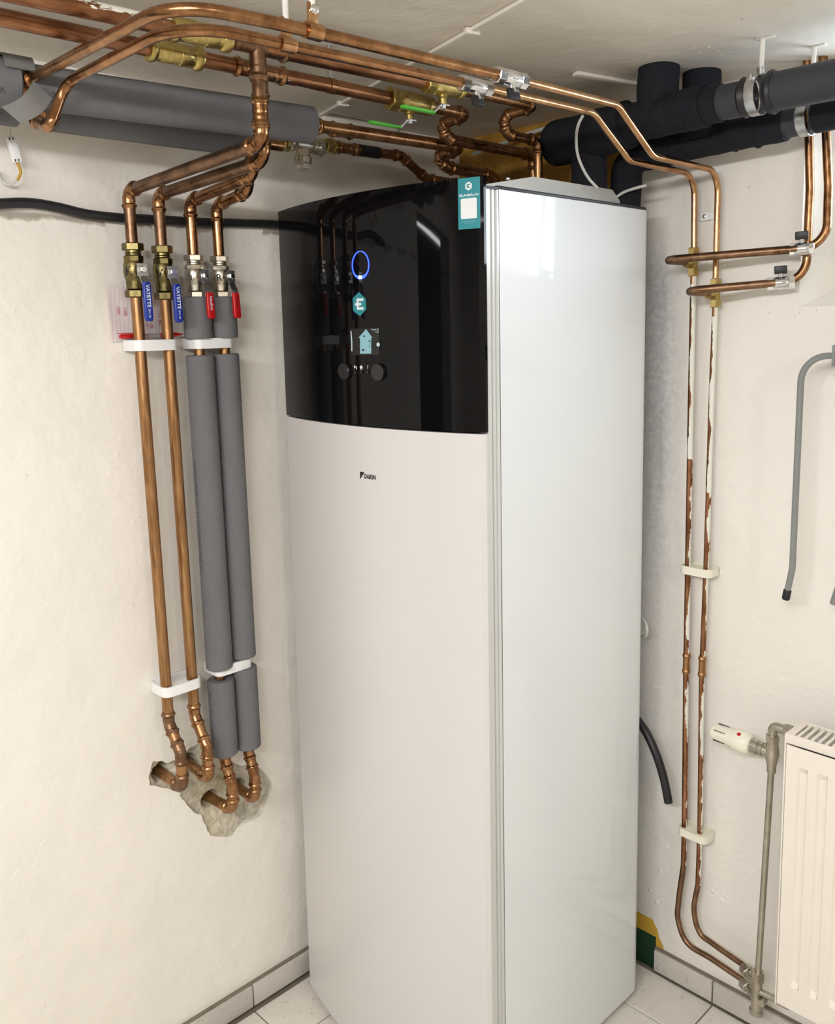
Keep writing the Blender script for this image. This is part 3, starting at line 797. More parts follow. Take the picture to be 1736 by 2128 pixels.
# white double clamps
GC = 'white double clamps on the left wall pipes'
def clamp(label, c, wdt, mtx=None, hgt=.021, dep=.068, mat='white_plastic', mtx0=None, group=None):
    """c: wall point, local x = out of the wall, y = along it"""
    m = mtx0 if mtx0 is not None else Matrix.Translation(V(c))
    T = thing('pipe_clamp', label, 'clamp', mat=m, group=group)
    o = rrect(0, dep, -wdt/2, wdt/2, .014); inn = rrect(.004, dep-.004, -wdt/2+.004, wdt/2-.004, .010)
    n = len(o); vs = []; fs = []
    for P_ in (o, inn):
        for h_ in (-hgt/2, hgt/2): vs += [V((x, y, h_)) for x, y in P_]
    for i in range(n):
        j = (i+1) % n
        fs += [(i, j, n+j, n+i), (2*n+j, 2*n+i, 3*n+i, 3*n+j), (n+i, n+j, 3*n+j, 3*n+i), (j, i, 2*n+i, 2*n+j)]
    MB().add(vs, fs).build('band', mat, T, angle=40)
    MB().prism(rrect(.0035, dep-.0035, -wdt/2+.0035, wdt/2-.0035, .010), -hgt/2+.001, hgt/2-.004).build('saddle', mat, T)
    return T
clamp('upper white plastic double clamp on the two bare pipes, red pen lying on it', (0, -.949, 1.5755), .090, group=GC)
clamp('upper white plastic double clamp on the two insulated pipes', (0, -.819, 1.576), .090, group=GC)
clamp('lower white plastic double clamp on the two bare pipes', (0, -.938, .8665), .088, group=GC)
clamp('lower white plastic double clamp on the two insulated pipes', (0, -.811, .8745), .090, group=GC)

# ball valves: local z along the pipe (up), local x = stem side
def ball_valve(label, mtx, L, r, mat, handle_mat, off=.035, hl=.105, blue=.078, up=False, sleeve_w=.017, writing=None, mark=None, nickel=False):
    T = thing('ball_valve', label, 'valve', mat=mtx, group='marked ball valves on the left wall pipes')
    s = L/.095
    MB().lathe([(r*.80, -L*.36), (r*.95, -L*.34), (r*.98, -L*.22), (r*1.02, -L*.16), (r*1.14, -L*.12), (r*1.17, 0), (r*1.15, L*.10), (r*1.04, L*.16), (r*.95, L*.22), (r*.8, L*.26), (r*.8, L*.36)], 28).build('body', mat, T)
    MB().hex(r*1.12, L*.15, L*.27, n=8).build('collar', mat, T)
    MB().hex(r*1.18, L*.36, L*.5).build('nut', mat, T, angle=20)
    MB().hex(r*1.18, -L*.5, -L*.36).build('nut', mat, T, angle=20)
    MB().lathe([(r*.93, L*.27), (r*.85, L*.28), (r*.85, L*.30), (r*.93, L*.31), (r*.85, L*.32), (r*.85, L*.36)], 24).build('thread', mat, T)
    mx_ = frame((0, 0, 0), (1, 0, 0), (0, 0, 1))
    MB().lathe([(.0095, r*.7), (.0095, off-.006), (.0065, off-.005), (.0065, off+.004)], 16, mx_).build('stem', mat, T)
    d = 1 if up else -1
    lev = MB()
    w2 = .0085
    def bar(p, q, wd, t=.0024):
        p, q = V(p), V(q); dd = (q-p).normalized(); nrm = V((0, 1, 0)).cross(dd)
        vs = []
        for a in (p, q):
            for sy in (-1, 1):
                for sn in (-1, 1): vs.append(a+V((0, 1, 0))*sy*wd+nrm*sn*t/2)
        lev.add(vs, [(0, 1, 3, 2), (4, 6, 7, 5), (0, 4, 5, 1), (2, 3, 7, 6), (0, 2, 6, 4), (1, 5, 7, 3)])
    x0 = off+.001
    bar((x0, 0, -d*.011), (x0, 0, d*.013), .0105)
    bar((x0, 0, d*.012), (x0+.011, 0, d*.030), .0075)
    bar((x0+.011, 0, d*.029), (x0+.014, 0, d*(hl-.004)), .0065)
    lv = lev.build('lever', 'steel', T)
    hx = frame((off+.003, 0, 0), (1, 0, 0), (0, 0, 1))
    MB().hex(.0065, 0, .005, hx).build('nut', 'chrome', T, angle=20)
    a = hl-blue; P0 = V((x0+.0112, 0, d*a)); P1 = V((x0+.014, 0, d*hl))
    dd = (P1-P0); Ls = dd.length; hm = frame(P0, dd, (1, 0, 0))
    sw = sleeve_w/2
    poly = [(-.0035, -sw*.9), (.0035, -sw*.9), (.0035, sw*.9), (-.0035, sw*.9)]
    pr_ = []
    for t_, k_ in ((0, .80), (.08, .92), (.5, 1.0), (.9, 1.0), (.97, .86), (1.0, .55)):
        for (x, y) in rrect(-.004, .004, -sw*k_, sw*k_, .0028, 3): pr_.append((x, y, Ls*t_))
    nn = 16; fs = []
    for k in range(5):
        for i in range(nn): j = (i+1) % nn; fs.append((k*nn+i, k*nn+j, (k+1)*nn+j, (k+1)*nn+i))
    fs += [tuple(reversed(range(nn))), tuple(range(5*nn, 6*nn))]
    gr = MB().add(pr_, fs, hm).build('grip', handle_mat, T)
    if writing:
        for (s_, sz, u0, bold, mt) in writing:
            vs, f2 = text_mesh(s_, sz, bold=bold)
            MB().add([hm @ V((.0043, v.y*d, u0*Ls + v.x)) for v in vs], f2).build('lettering', mt, gr)
    if mark:
        vs, f2 = text_mesh(mark, .024 if not nickel else .019, bold=.02)
        rr = r*1.185; a0 = math.radians({'K': -60, 'V': -52, 'T': -60, 'R': -50}[mark])
        MB().add([V((rr*math.cos(a0+v.x/rr), rr*math.sin(a0+v.x/rr), v.y-.003)) for v in vs], f2).build('lettering', 'ink_black', T)
    return T
mk = ['K', 'V', 'T', 'R']
for i in range(4):
    zt_, zb3 = vz[i]; zc = (zt_+zb3)/2
    ang = math.radians([0, 2, 9, 10][i])
    m = frame((XW, yw(i, zc), zc), (0, 0, 1), (math.cos(ang), math.sin(ang), 0))
    if i < 2:
        ball_valve(['brass ball valve marked K with blue lever, leftmost on the wall pipes', 'brass ball valve marked V with blue lever, second from left'][i], m, zt_-zb3+.012, .0172, 'brass_dark', 'blue_plastic',
                   off=.032, hl=.098, blue=.074, writing=[('VATETTE', .0105, .36, .02, 'ink_white'), ('DN 20', .0060, .80, 0, 'ink_white')], mark=mk[i])
    else:
        ball_valve(['nickel plated ball valve marked T with red lever, above the left insulated pipe', 'nickel plated ball valve marked R with red lever, nearest the heat pump'][i-2], m, zt_-zb3+.008, .0166, 'nickel', 'red_plastic',
                   off=.030, hl=.086, blue=.052, sleeve_w=.018, writing=[('beulco', .0105, .42, .01, 'ink_white')] if i == 2 else [('beulco', .0085, .42, 0, 'ink_black')], mark=mk[i], nickel=True)
# paper note and pen
p0, p1 = at(222, 600, x=.003), at(232, 707, x=.003)
vs = []; fs = []; NX, NZ_ = 14, 10
for j in range(NZ_+1):
    for i in range(NX+1):
        y = -1.018+.150*i/NX; z = 1.583+.106*j/NZ_
        sk = .006*(1-j/NZ_)*(1-i/NX)
        vs.append(V((.0025+.006*(1-i/NX)**3*(j/NZ_)+.0012*math.sin(i*1.1+j*.5), y+sk, z+.003*(i/NX))))
for j in range(NZ_):
    for i in range(NX): a = j*(NX+1)+i; fs.append((a, a+1, a+NX+2, a+NX+1))
note = MB().add(vs, fs)
note.add([v-V((.0006, 0, 0)) for v in vs], [tuple(reversed(f)) for f in fs])
T = thing('paper_note', 'lined paper note with faint red handwriting on the wall behind the bare pipes', 'note', (0, -.943, 1.583))
nt = note.build('sheet', 'paper', T, True)
def wall_text(s_, y, z, size, mat, rot=-90):
    vs, f2 = text_mesh(s_, size)
    a = math.radians(rot)
    MB().add([V((.0052+.006*max(0, (-.90-y)/.12)**3, y+v.x*math.cos(a)-v.y*math.sin(a), z+v.x*math.sin(a)+v.y*math.cos(a))) for v in vs], f2).build('handwriting', mat, T, True)
for s_, y, z, sz, mt in (('11 90', -.892, 1.622, .014, 'ink_red'), ('11 50', -.908, 1.628, .012, 'ink_red'), ('12 35', -.928, 1.620, .010, 'ink_red'), ('1100', -.984, 1.643, .009, 'ink_red'), ('1000', -.998, 1.645, .008, 'ink_red'), ('11 2 10', -.938, 1.625, .009, 'ink_red'), ('V 5', -.890, 1.66, .010, 'ink_grey')):
    wall_text(s_, y, z, sz, mt)
a, b = V((.026, -1.008, 1.5935)), V((.026, -.868, 1.5955))
T = thing('pen', 'red ballpoint pen lying on the upper white clamp behind the bare pipes', 'pen', a)
d = b-a
MB().sweep([a+d*.2, a+d*.72], .0042, 12).build('barrel', 'clear', T, True)
MB().sweep([a, a+d*.03, a+d*.2], [.0032, .0046, .0048], 12).build('cap', 'red_plastic', T, True)
MB().box(tuple(a+d*.10+V((0, 0, .006))), (.003, .036, .0015), .0005).build('clip', 'red_plastic', T, True)
MB().sweep([a+d*.62, a+d*.86, a+d*.99], [.0046, .0046, .0008], 12).build('tip', 'red_plastic', T, True)

# black cable along the left wall
pts = [at(-80, 430, x=.012), at(-10, 424, x=.012), at(60, 422, x=.012), at(120, 431, x=.012), at(180, 445, x=.012), at(250, 453, x=.012), at(330, 457, x=.012), at(420, 462, x=.012), at(500, 464, x=.012), at(590, 469, x=.012)]
pts.append(V((.018, -.50, 1.815)))
tag(MB().sweep(smooth_path(pts, 8), .0094, 14).build('cable', 'black_rubber'), 'thick black cable running along the left wall behind the pipes', 'cable')
# connector at upper left
T = thing('wire_connector', 'small white wire connector hanging by a wire under the grey insulation at upper left', 'connector', at(30, 312, x=.03))
a, b = at(22, 286, x=.03), at(36, 338, x=.03); dd = b-a
MB().box((0, 0, dd.length/2), (.012, .015, dd.length), .002, frame(a, dd, (1, 0, 0))).build('housing', 'white_plastic', T, True)
for k in (.06, .92):
    for s_ in (-.003, .003):
        MB().box((.0062, s_+.002, dd.length*k), (.001, .0016, .004), 0, frame(a, dd, (1, 0, 0))).build('slot', 'ink_black', T, True)
MB().sweep(smooth_path([a+V((0, 0, .04)), a+V((0, 0, .02)), a], 4), .0016, 8).build('wire', 'white_cable', T, True)
MB().sweep(smooth_path([b, at(43, 358, x=.028), at(36, 375, x=.026)], 5), .0026, 8).build('wire', 'yellow_paint', T, True)
MB().sweep(smooth_path([at(36, 375, x=.026), at(18, 384, x=.02), at(3, 375, x=.015), at(-3, 355, x=.010)], 5), .0022, 8).build('wire', 'white_cable', T, True)

# ================================================================== CEILING MAINS
RM = .0122
def hexnut(T, c, d, r, L, mat, name='nut'):
    return MB().hex(r, -L/2, L/2, frame(c, d, (1, 0, 0))).build(name, mat, T, True, angle=20)
def brass_coupling(label, a, b, r):
    a, b = V(a), V(b); L = (b-a).length
    T = thing('pipe_coupling', label, 'coupling', mat=frame(a, b-a, (0, 0, 1)))
    pf = [(r*1.15, 0), (r*1.5, L*.01), (r*1.62, L*.06), (r*1.5, L*.12), (r*1.32, L*.15), (r*1.32, L*.25), (r*1.36, L*.26), (r*1.36, L*.42), (r*1.30, L*.43), (r*1.30, L*.57), (r*1.36, L*.58), (r*1.36, L*.75), (r*1.32, L*.76),
          (r*1.32, L*.84), (r*1.5, L*.87), (r*1.62, L*.93), (r*1.5, L*.99), (r*1.15, L)]
    MB().lathe(pf, 24).build('body', 'brass_yellow', T)
    return T
# main A (lower in view) and main B
ay = lambda y: .405 if y < -.96 else .405+(y+.96)*.04
A = lambda y: V((.392+.03*(y+1.4)/.9, y, 2.022))
B = lambda y: V((.472+.065*(y+1.3), y, 2.030))
TA = press_pipe('orange copper ceiling main, lower of the two mains with brass couplings in view', [A(-1.75), A(-.640)], RM, 'copper_flaked')
TB = press_pipe('brown copper ceiling main with white paint flakes, tee above the valve marked K', [B(-1.75), B(-.636)], RM, 'copper_flaked')
tee(TB, B(-.9826), (0, 1, 0), (0, 0, -1), RM, 'copper_dull', .055, .052)
tee(TA, A(-.9207), (0, 1, 0), (0, 0, -1), RM, 'copper', .050, .045)
brass_coupling('brass pipe coupling on the main nearer the left wall, left of the tee', A(-1.118), A(-1.028), RM)
brass_coupling('brass pipe coupling on the outer main, upper left of the tee', B(-1.125), B(-1.030), RM)
def ceiling_valve(label, c, d, L, r, mat, piv, lev0, lev1):
    c, d = V(c), V(d).normalized(); m = frame(c, d, (0, 0, -1))
    T = thing('ball_valve', label, 'valve', mat=m)
    MB().lathe([(r*.9, -L*.3), (r*1.1, -L*.25), (r*1.18, -L*.05), (r*1.1, L*.18), (r*1.12, L*.3), (r*.95, L*.42), (r*1.1, L*.44), (r*1.1, L*.5), (r*.9, L*.5)], 24).build('body', mat, T)
    MB().hex(r*1.32, -L*.5, -L*.3).build('nut', mat, T, angle=20)
    MB().hex(r*1.22, -L*.26, -L*.14, n=8).build('collar', mat, T, angle=20)
    sm = frame((0, 0, 0), (1, 0, 0), (0, 0, 1))
    off = .034
    MB().lathe([(.009, r), (.0095, r+.005), (.0075, r+.007), (.0075, off)], 16, sm).build('stem', mat, T)
    lev = MB()
    x0 = off
    def quad(p, q, wd, t=.0024):
        p, q = V(p), V(q); dd = (q-p).normalized(); nr = V((0, 1, 0)).cross(dd); vs = []
        for a in (p, q):
            for sy in (-1, 1):
                for sn in (-1, 1): vs.append(a+V((0, 1, 0))*sy*wd+nr*sn*t/2)
        lev.add(vs, [(0, 1, 3, 2), (4, 6, 7, 5), (0, 4, 5, 1), (2, 3, 7, 6), (0, 2, 6, 4), (1, 5, 7, 3)])
    quad((x0, 0, .009), (x0, 0, -.010), .009); quad((x0, 0, -.009), (x0+.015, 0, -.026), .006)
    lev.build('lever', 'chrome', T)
    MB().hex(.005, off, off+.006, sm).build('nut', 'steel', T)
    Ls = .076; hm = frame((x0+.015, 0, -.024), (-.0, 0, -1), (1, 0, 0))
    poly = rrect(-.0028, .0028, -.0062, .0062, .0024, 3); vs = []; fs = []
    for t_, k_ in ((0, .9), (.5, 1), (.94, 1), (1, .7)):
        vs += [(x*k_, y*k_, Ls*t_) for x, y in poly]
    nn = len(poly)
    for k in range(3):
        for i in range(nn): j = (i+1) % nn; fs.append((k*nn+i, k*nn+j, (k+1)*nn+j, (k+1)*nn+i))
    fs += [tuple(reversed(range(nn))), tuple(range(3*nn, 4*nn))]
    MB().add(vs, fs, hm).build('grip', 'green_plastic', T)
    return T
ceiling_valve('brass ball valve with green lever on the main nearer the left wall', A(-.590), (0.03, 1, 0), .105, .0165, 'brass', 0, 0, 0)
ceiling_valve('brass ball valve with green lever on the outer main, under the chrome valves', B(-.600), (.04, 1, 0), .092, .0150, 'brass_yellow', 0, 0, 0)
# continuation of A and B into the corner
press_pipe('copper pipe after the lower green valve, doubling back in the dark corner',
           [A(-.540), (.424, -.430, 2.022), (.355, -.436, 2.015), (.36, -.425, 1.985), (.362, -.145, 1.985), (.362, -.133, 1.885)], .0112, 'copper', 'copper')
press_pipe('thinner copper pipe after the upper green valve, stepping into the dark corner',
           [B(-.555), (.533, -.345, 2.031), (.462, -.367, 2.022), (.466, -.360, 1.985), (.474, -.268, 1.984), (.474, -.266, 1.880)], .0098, 'copper', 'copper')

# heating mains C and D, bent, crossing to the back wall
gC = 'thin bent copper pipes crossing the ceiling'
Cp = [(.262, -1.236, 1.986), (.702, -1.245, 1.980), (.722, -1.12, 1.980), (.752, -.722, 1.980)]
Dp = [(.200, -1.186, 1.936), (.225, -1.186, 1.944), (.250, -1.190, 1.977), (.648, -1.190, 1.978), (.662, -1.05, 1.979), (.689, -.735, 1.979)]
T = bent_pipe('upper bent copper pipe rising from the grey insulation to the right chrome valve', Cp, .0082, .11)
MB().sweep([(.245, -1.236, 1.986), (.262, -1.236, 1.986), (.2625, -1.236, 1.986)], [.0098, .0115, .0085], 16).build('collar', 'copper_bright', T, True)
T = bent_pipe('lower bent copper pipe with a low elbow, running to the left chrome valve', [(.300, -1.231, 1.912), (.309, -1.2315, 1.914), (.309, -1.205, 1.976), (.652, -1.205, 1.979), (.664, -1.05, 1.979), (.689, -.735, 1.979)], .0078, [.006, .035, .09, .3])
MB().sweep([(.172, -1.196, 1.944), (.285, -1.227, 1.914)], .0078, 14).build('tube', 'copper', T, True)
elbow_mesh((.20, -1.204, 1.937), (.300, -1.231, 1.911), (.309, -1.205, 1.97), .0082, .022).build('elbow', 'copper', T, True)
MB().sweep([(.160, -1.193, 1.947), (.172, -1.196, 1.944), (.178, -1.198, 1.942)], [.0105, .0125, .0095], 16).build('collar', 'copper', T, True)
def mini_valve(label, a, b, r, knob_side, kmat='black_rubber', up=True):
    a, b = V(a), V(b); L = (b-a).length; m = frame(a.lerp(b, .5), b-a, knob_side)
    T = thing('ball_valve', label, 'valve', mat=m, group='chrome mini valves with black knobs')
    MB().lathe([(r*.75, -L*.36), (r*.9, -L*.3), (r*1.0, -L*.18), (r*1.0, L*.18), (r*.9, L*.3), (r*.75, L*.36)], 20).build('body', 'chrome', T)
    MB().hex(r*1.04, -L*.12, L*.12, n=6).build('collar', 'chrome', T, angle=20)
    for s_ in (-1, 1):
        h0, h1 = sorted((s_*L*.5, s_*L*.26))
        MB().hex(r*1.02, h0, h1, n=8).build('nut', 'chrome', T, angle=20)
    sm = frame((0, 0, 0), (1, 0, 0), (0, 0, 1))
    MB().lathe([(.0045, r*.8), (.0045, r+.006)], 12, sm).build('stem', 'chrome', T)
    MB().box((r+.013, 0, 0), (.016, .0085, .024), .002).build('knob', kmat, T)
    MB().lathe([(.0028, .001), (.0028, .0052)], 12, Matrix.Translation((r+.009, .0, 0)) @ frame((0, 0, 0), (0, -1, 0), (1, 0, 0))).build('knob_cap', 'chrome', T)
    return T
mini_valve('chrome mini valve with black knob on the outer thin ceiling pipe', (.752, -.728, 1.980), (.754, -.660, 1.980), .0125, (.25, 0, -1))
mini_valve('chrome mini valve with black knob on the inner thin ceiling pipe', (.689, -.740, 1.979), (.691, -.671, 1.979), .0120, (.25, 0, -1))
X1, X2 = .760, .706
bent_pipe('thin copper pipe from the right chrome valve in an S down to the lower tee', [(.754, -.664, 1.981), (X1, -.405, 1.983), (X1, -.285, 1.909), (X1, -.030, 1.909), (.760, -.030, 1.690)], .0064, [.05, .05, .045], 'copper_bright')
bent_pipe('thin copper pipe from the left chrome valve in an S down to the upper tee', [(.691, -.675, 1.980), (X2, -.400, 1.980), (X2, -.280, 1.909), (X2, -.030, 1.909), (.709, -.030, 1.755)], .0064, [.05, .05, .045], 'copper_bright')
# copper strap clips with rods
T = thing('pipe_hanger', 'copper straps on two white ceiling rods holding the two bent pipes', 'hanger', (.735, -1.07, ZC))
for (p, x) in (((.728, -1.060, 1.980), .0095), ((.664, -1.055, 1.979), .009)):
    q = V(p); MB().sweep([q-V((0, .012, 0)), q+V((0, .012, 0))], x+.0012, 18).build('strap', 'copper_bright', T, True)
    MB().box((q.x, q.y, q.z+.022), (.004, .016, .026), .001).build('tab', 'copper_bright', T, True)
    MB().sweep([q+V((0, 0, .030)), V((q.x, q.y, ZC))], .0042, 12).build('rod', 'white_paint', T, True)
MB().lathe([(.006, 0), (.006, .003), (.003, .005)], 12, frame((.731, -1.060, 2.006), (1, -.3, 0), (0, 0, 1))).build('screw', 'chrome', T, True)
q = A(-.775)
T = thing('pipe_hanger', 'small copper pipe clip with screw on the inner main in front of the brass valves', 'hanger', q)
MB().sweep([q-V((0, .006, 0)), q+V((0, .006, 0))], RM+.0012, 18).build('strap', 'copper', T, True)
MB().box(tuple(q+V((0, 0, .020))), (.005, .010, .018), .001).build('tab', 'steel', T, True)
MB().sweep([q+V((0, 0, .024)), V((q.x, q.y, ZC))], .0030, 10).build('rod', 'steel', T, True)

# ================================================================== GREY INSULATED MAINS NEAR THE LEFT WALL
Gp = lambda y: V((.235+.065*(y+1.25)/.5, y, 1.980))
G2 = lambda y: V((.140+.02*(y+1.2)/.5, y, 1.968))
T, L = sleeve('long thick grey foam sleeve on the upper insulated main under the ceiling', Gp(-1.232), Gp(-.735), .0335, 'foam', ri=.0128)
def sleeve_text(T, s_, size, zc, a0, r, d=1):
    vs, fs = text_mesh(s_, size, spacing=1.25)
    MB().add([V((r*math.cos(a0-d*v.y/r), r*math.sin(a0-d*v.y/r), zc+d*v.x)) for v in vs], fs).build('printing', 'ink_grey', T)
sleeve_text(T, '2 2', .0125, .035, math.radians(28), .0338)
T, L = sleeve('grey foam sleeve printed THICK on the upper insulated main at the left edge', Gp(-1.60), Gp(-1.248), .0375, 'foam', ri=.0128)
sleeve_text(T, 'THICK', .0135, L-.048, math.radians(30), .0378)
# loose folded flap of foam around the joint
c0 = Gp(-1.247); mb = MB(); vs = []; fs = []; K = 20
for i in range(K+1):
    a = math.radians(-160+i*140/K)
    for (rr, dy) in ((.0392, -.024), (.0392, .020), (.0425, .020), (.0425, -.024)):
        vs.append(V((c0.x+rr*math.sin(a+PI/2), c0.y+dy-.016*(i/K-.5), c0.z+rr*math.cos(a+PI/2))))
for i in range(K):
    for k in range(4): fs.append((4*i+k, 4*i+(k+1) % 4, 4*i+4+(k+1) % 4, 4*i+4+k))
fs += [(0, 1, 2, 3), (4*K+3, 4*K+2, 4*K+1, 4*K)]
rb_ = smooth_path([at(88, 186, x=.283), at(74, 208, x=.287), at(52, 226, x=.283), at(22, 239, x=.270)], 5)
o_ = len(vs)
for k, q in enumerate(rb_):
    wd = V((0, .013, -.010))
    for s1, s2 in ((-1, 0), (1, 0), (1, 1), (-1, 1)): vs.append(q + wd*s1 + V((.003, 0, -.001))*s2)
for k in range(len(rb_)-1):
    for i in range(4): fs.append((o_+4*k+i, o_+4*k+(i+1) % 4, o_+4*k+4+(i+1) % 4, o_+4*k+4+i))
fs += [(o_, o_+1, o_+2, o_+3), tuple(o_+4*(len(rb_)-1)+i for i in (3, 2, 1, 0))]
tag(mb.add(vs, fs).build('insulation_flap', 'foam_light'), 'loose pale grey strip of foam wrapped round the joint at upper left', 'insulation')
T, L = sleeve('grey foam sleeve on the lower insulated main close to the left wall', G2(-1.155), G2(-.765), .0300, 'foam', ri=.0128)
T, L = sleeve('short grey foam sleeve on the lower insulated main, left of the low elbow', G2(-1.60), G2(-1.215), .0300, 'foam', ri=.0128)
# copper inside and beyond
TG = press_pipe('copper main emerging from the upper grey insulation and running into the corner', [Gp(-1.60), Gp(-.74), (.334, -.350, 1.980), (.262, -.356, 1.972), (.270, -.330, 1.950), (.285, -.190, 1.944), (.285, -.180, 1.885)], RM, 'copper', 'copper',
                couplings=[(V((.2985+.0008, -.688, 1.980)), V((.305, -.636, 1.980)))])
T2 = press_pipe('copper pipe inside the lower grey insulation at the left wall', [G2(-1.60), G2(-.70)], .0112, 'copper', 'copper')
# strainer set after the lower main
S0 = V((.157, -.700, 1.976)); S1 = V((.150, -.585, 1.984))
T = thing('strainer', 'nickel plated strainer with hex cap pointing down at the end of the grey insulation', 'strainer', mat=frame((.150, -.638, 1.979), (0, 1, 0), (0, .12, -1)))
MB().lathe([(.013, -.040), (.0165, -.036), (.0165, -.026), (.014, -.022), (.0155, -.012), (.0155, .012), (.014, .022), (.0165, .026), (.0165, .036), (.013, .040)], 24).build('body', 'nickel', T)
sm = frame((0, 0, 0), (1, 0, -.08), (0, 0, 1))
MB().lathe([(.0155, .008), (.0155, .024), (.0190, .026), (.0190, .038), (.015, .039)], 24, sm).build('neck', 'nickel', T)
MB().hex(.0155, .038, .050, sm).build('cap', 'nickel', T, angle=20)
MB().hex(.0185, -.050, -.036).build('nut', 'nickel', T, angle=20)
MB().hex(.0185, .036, .050).build('nut', 'nickel', T, angle=20)
q = thing('pipe_coupling', 'ribbed brass adapter left of the strainer', 'coupling', mat=frame((.153, -.700, 1.976), (0, 1, .02), (1, 0, 0)))
MB().lathe([(.0125, -.020), (.0155, -.018), (.0155, -.010), (.013, -.008), (.015, -.003), (.013, .002), (.015, .007), (.013, .012), (.015, .020)], 20).build('body', 'brass', q)
q = thing('pipe_coupling', 'brass hex adapter right of the strainer', 'coupling', mat=frame((.150, -.568, 1.985), (0, 1, .02), (1, 0, 0)))
MB().hex(.0165, -.014, .004).lathe([(.0125, .004), (.0155, .006), (.0155, .014), (.0125, .015)], 20).build('body', 'brass', q, angle=25)
press_pipe('copper pipe with a bent jog right of the strainer, going behind the display panel', [(.149, -.560, 1.986), (.146, -.355, 1.990), (.144, -.272, 1.948), (.150, -.15, 1.945), (.150, -.14, 1.885)], .0108, 'copper', 'copper', couplings=[(V((.149, -.548, 1.986)), V((.148, -.492, 1.987)))])
tag(MB().sweep([(.1478, -.484, 1.9875), (.1470, -.426, 1.9885)], .0128, 18).build('pipe_tape', 'black_rubber'), 'black tape wrapped round the copper pipe right of the strainer', 'tape')
press_pipe('short vertical copper pipe just behind the cabinet top near the black insulated elbow', [(.50, -.075, 2.03), (.50, -.075, 1.90), (.50, -.13, 1.875)], .0085, 'copper', 'copper')

# ================================================================== BLACK INSULATED PIPES AT THE BACK
def foam_tube(T, path, r, mat='black_foam', name='sleeve', n=24):
    return MB().sweep(path, r, n).build(name, mat, T, True)
Y1 = -.215
T = thing('insulated_pipe', 'thick black foam covered pipe running along the ceiling from a riser to the right edge', 'pipe', (.94, Y1, 2.0))
Z1 = 1.998
foam_tube(T, [(1.65, Y1, Z1), (1.6, Y1, Z1), (.955, Y1, Z1), (.945, Y1, Z1)], .0330, 'black_tube')
foam_tube(T, [(.905, Y1, Z1), (.80, Y1, Z1-.001)], .0310, 'black_tube')
MB().sweep([(.962, Y1, Z1), (.956, Y1, Z1), (.948, Y1, Z1)], [.035, .038, .034], 24).build('rim', 'black_rubber', T, True)
MB().sweep([(.915, Y1, Z1), (.905, Y1, Z1), (.900, Y1, Z1)], [.033, .036, .032], 24).build('rim', 'black_rubber', T, True)
# wrapped, lumpy part: overlapping strips
def lumpy(path, r, amp, seed, n=28):
    p, s = resample([V(q) for q in path], .006); m = MB().sweep(p, r, n)
    for v in m.v:
        v += V(noise.noise_vector(v*30+V((seed, 0, 0))))*amp
    return m
lumpy([(.83, Y1, Z1), (.70, Y1, Z1-.003), (.62, Y1+.005, Z1-.006)], .0385, .003, 1).build('foam_wrap', 'black_foam', T, True, angle=60)
lumpy([(.86, Y1, Z1), (.79, Y1, Z1)], .0350, .003, 2).build('foam_wrap', 'black_foam', T, True, angle=60)
for xx, tl_ in ((.815, .5), (.765, -.5), (.735, .35)):
    cc = V((xx, Y1, Z1)); pth = []
    for k in range(25):
        a = 2*PI*k/24; pth.append(cc+V((tl_*.030*math.cos(a), .0385*math.sin(a), .0385*math.cos(a))))
    MB().sweep(pth, .0022, 8, False).build('fold', 'black_foam', T, True)
# elbow down in the corner
p = [(.66, Y1+.002, Z1-.005), (.56, Y1+.006, Z1-.012), (.475, Y1+.012, Z1-.012)]
e_ = lumpy(p, .0470, .003, 3)
cpt = V((.475, Y1+.012, Z1-.012))
for k in range(1, 6):
    pass
dome = [(math.cos(t*PI/12)*.0470, math.sin(t*PI/12)*.030) for t in range(0, 6)]+[(.004, .030)]
e_.lathe(dome, 28, frame(cpt, (-1, 0, 0), (0, 0, 1)))
e_.build('foam_wrap', 'black_foam', T, True, angle=60)
lumpy([(.556, Y1+.012, 1.97), (.557, Y1+.014, 1.92), (.558, Y1+.015, HT+.036)], .0370, .002, 8).build('foam_wrap', 'black_foam', T, True, angle=60)
T = thing('insulated_pipe', 'black foam covered riser going up into the ceiling, the left one of two', 'pipe', (.722, -.206, ZC))
lumpy([(.724, -.212, 2.0), (.722, -.208, 2.05), (.722, -.206, ZC)], .0395, .0025, 4).build('sleeve', 'black_foam', T, True, angle=60)
T = thing('insulated_pipe', 'black foam covered riser going up into the ceiling, the right one of two', 'pipe', (.760, -.108, ZC))
lumpy([(.760, -.108, 1.96), (.760, -.108, 2.05), (.760, -.108, ZC)], .0375, .0025, 5).build('sleeve', 'black_foam', T, True, angle=60)
Y2 = -.100; Z2 = 1.966
T = thing('insulated_pipe', 'lower black foam covered pipe close to the back wall, turning down behind the cabinet', 'pipe', (.94, Y2, Z2))
foam_tube(T, [(1.65, Y2, Z2+.022), (.985, Y2, Z2+.002)], .0300, 'black_foam')
foam_tube(T, [(.955, Y2, Z2), (.915, Y2, Z2-.003)], .0270, 'black_tube')
lumpy([(.93, Y2, Z2-.002), (.80, Y2, Z2-.006), (.66, Y2, Z2-.010)], .0310, .0025, 6).build('foam_wrap', 'black_foam', T, True, angle=60)
lumpy(fillet([(.70, Y2, Z2-.010), (.588, Y2-.004, Z2-.016), (.586, Y2-.010, HT+.002)], .04, 6), .0330, .002, 7).build('foam_wrap', 'black_foam', T, True, angle=60)
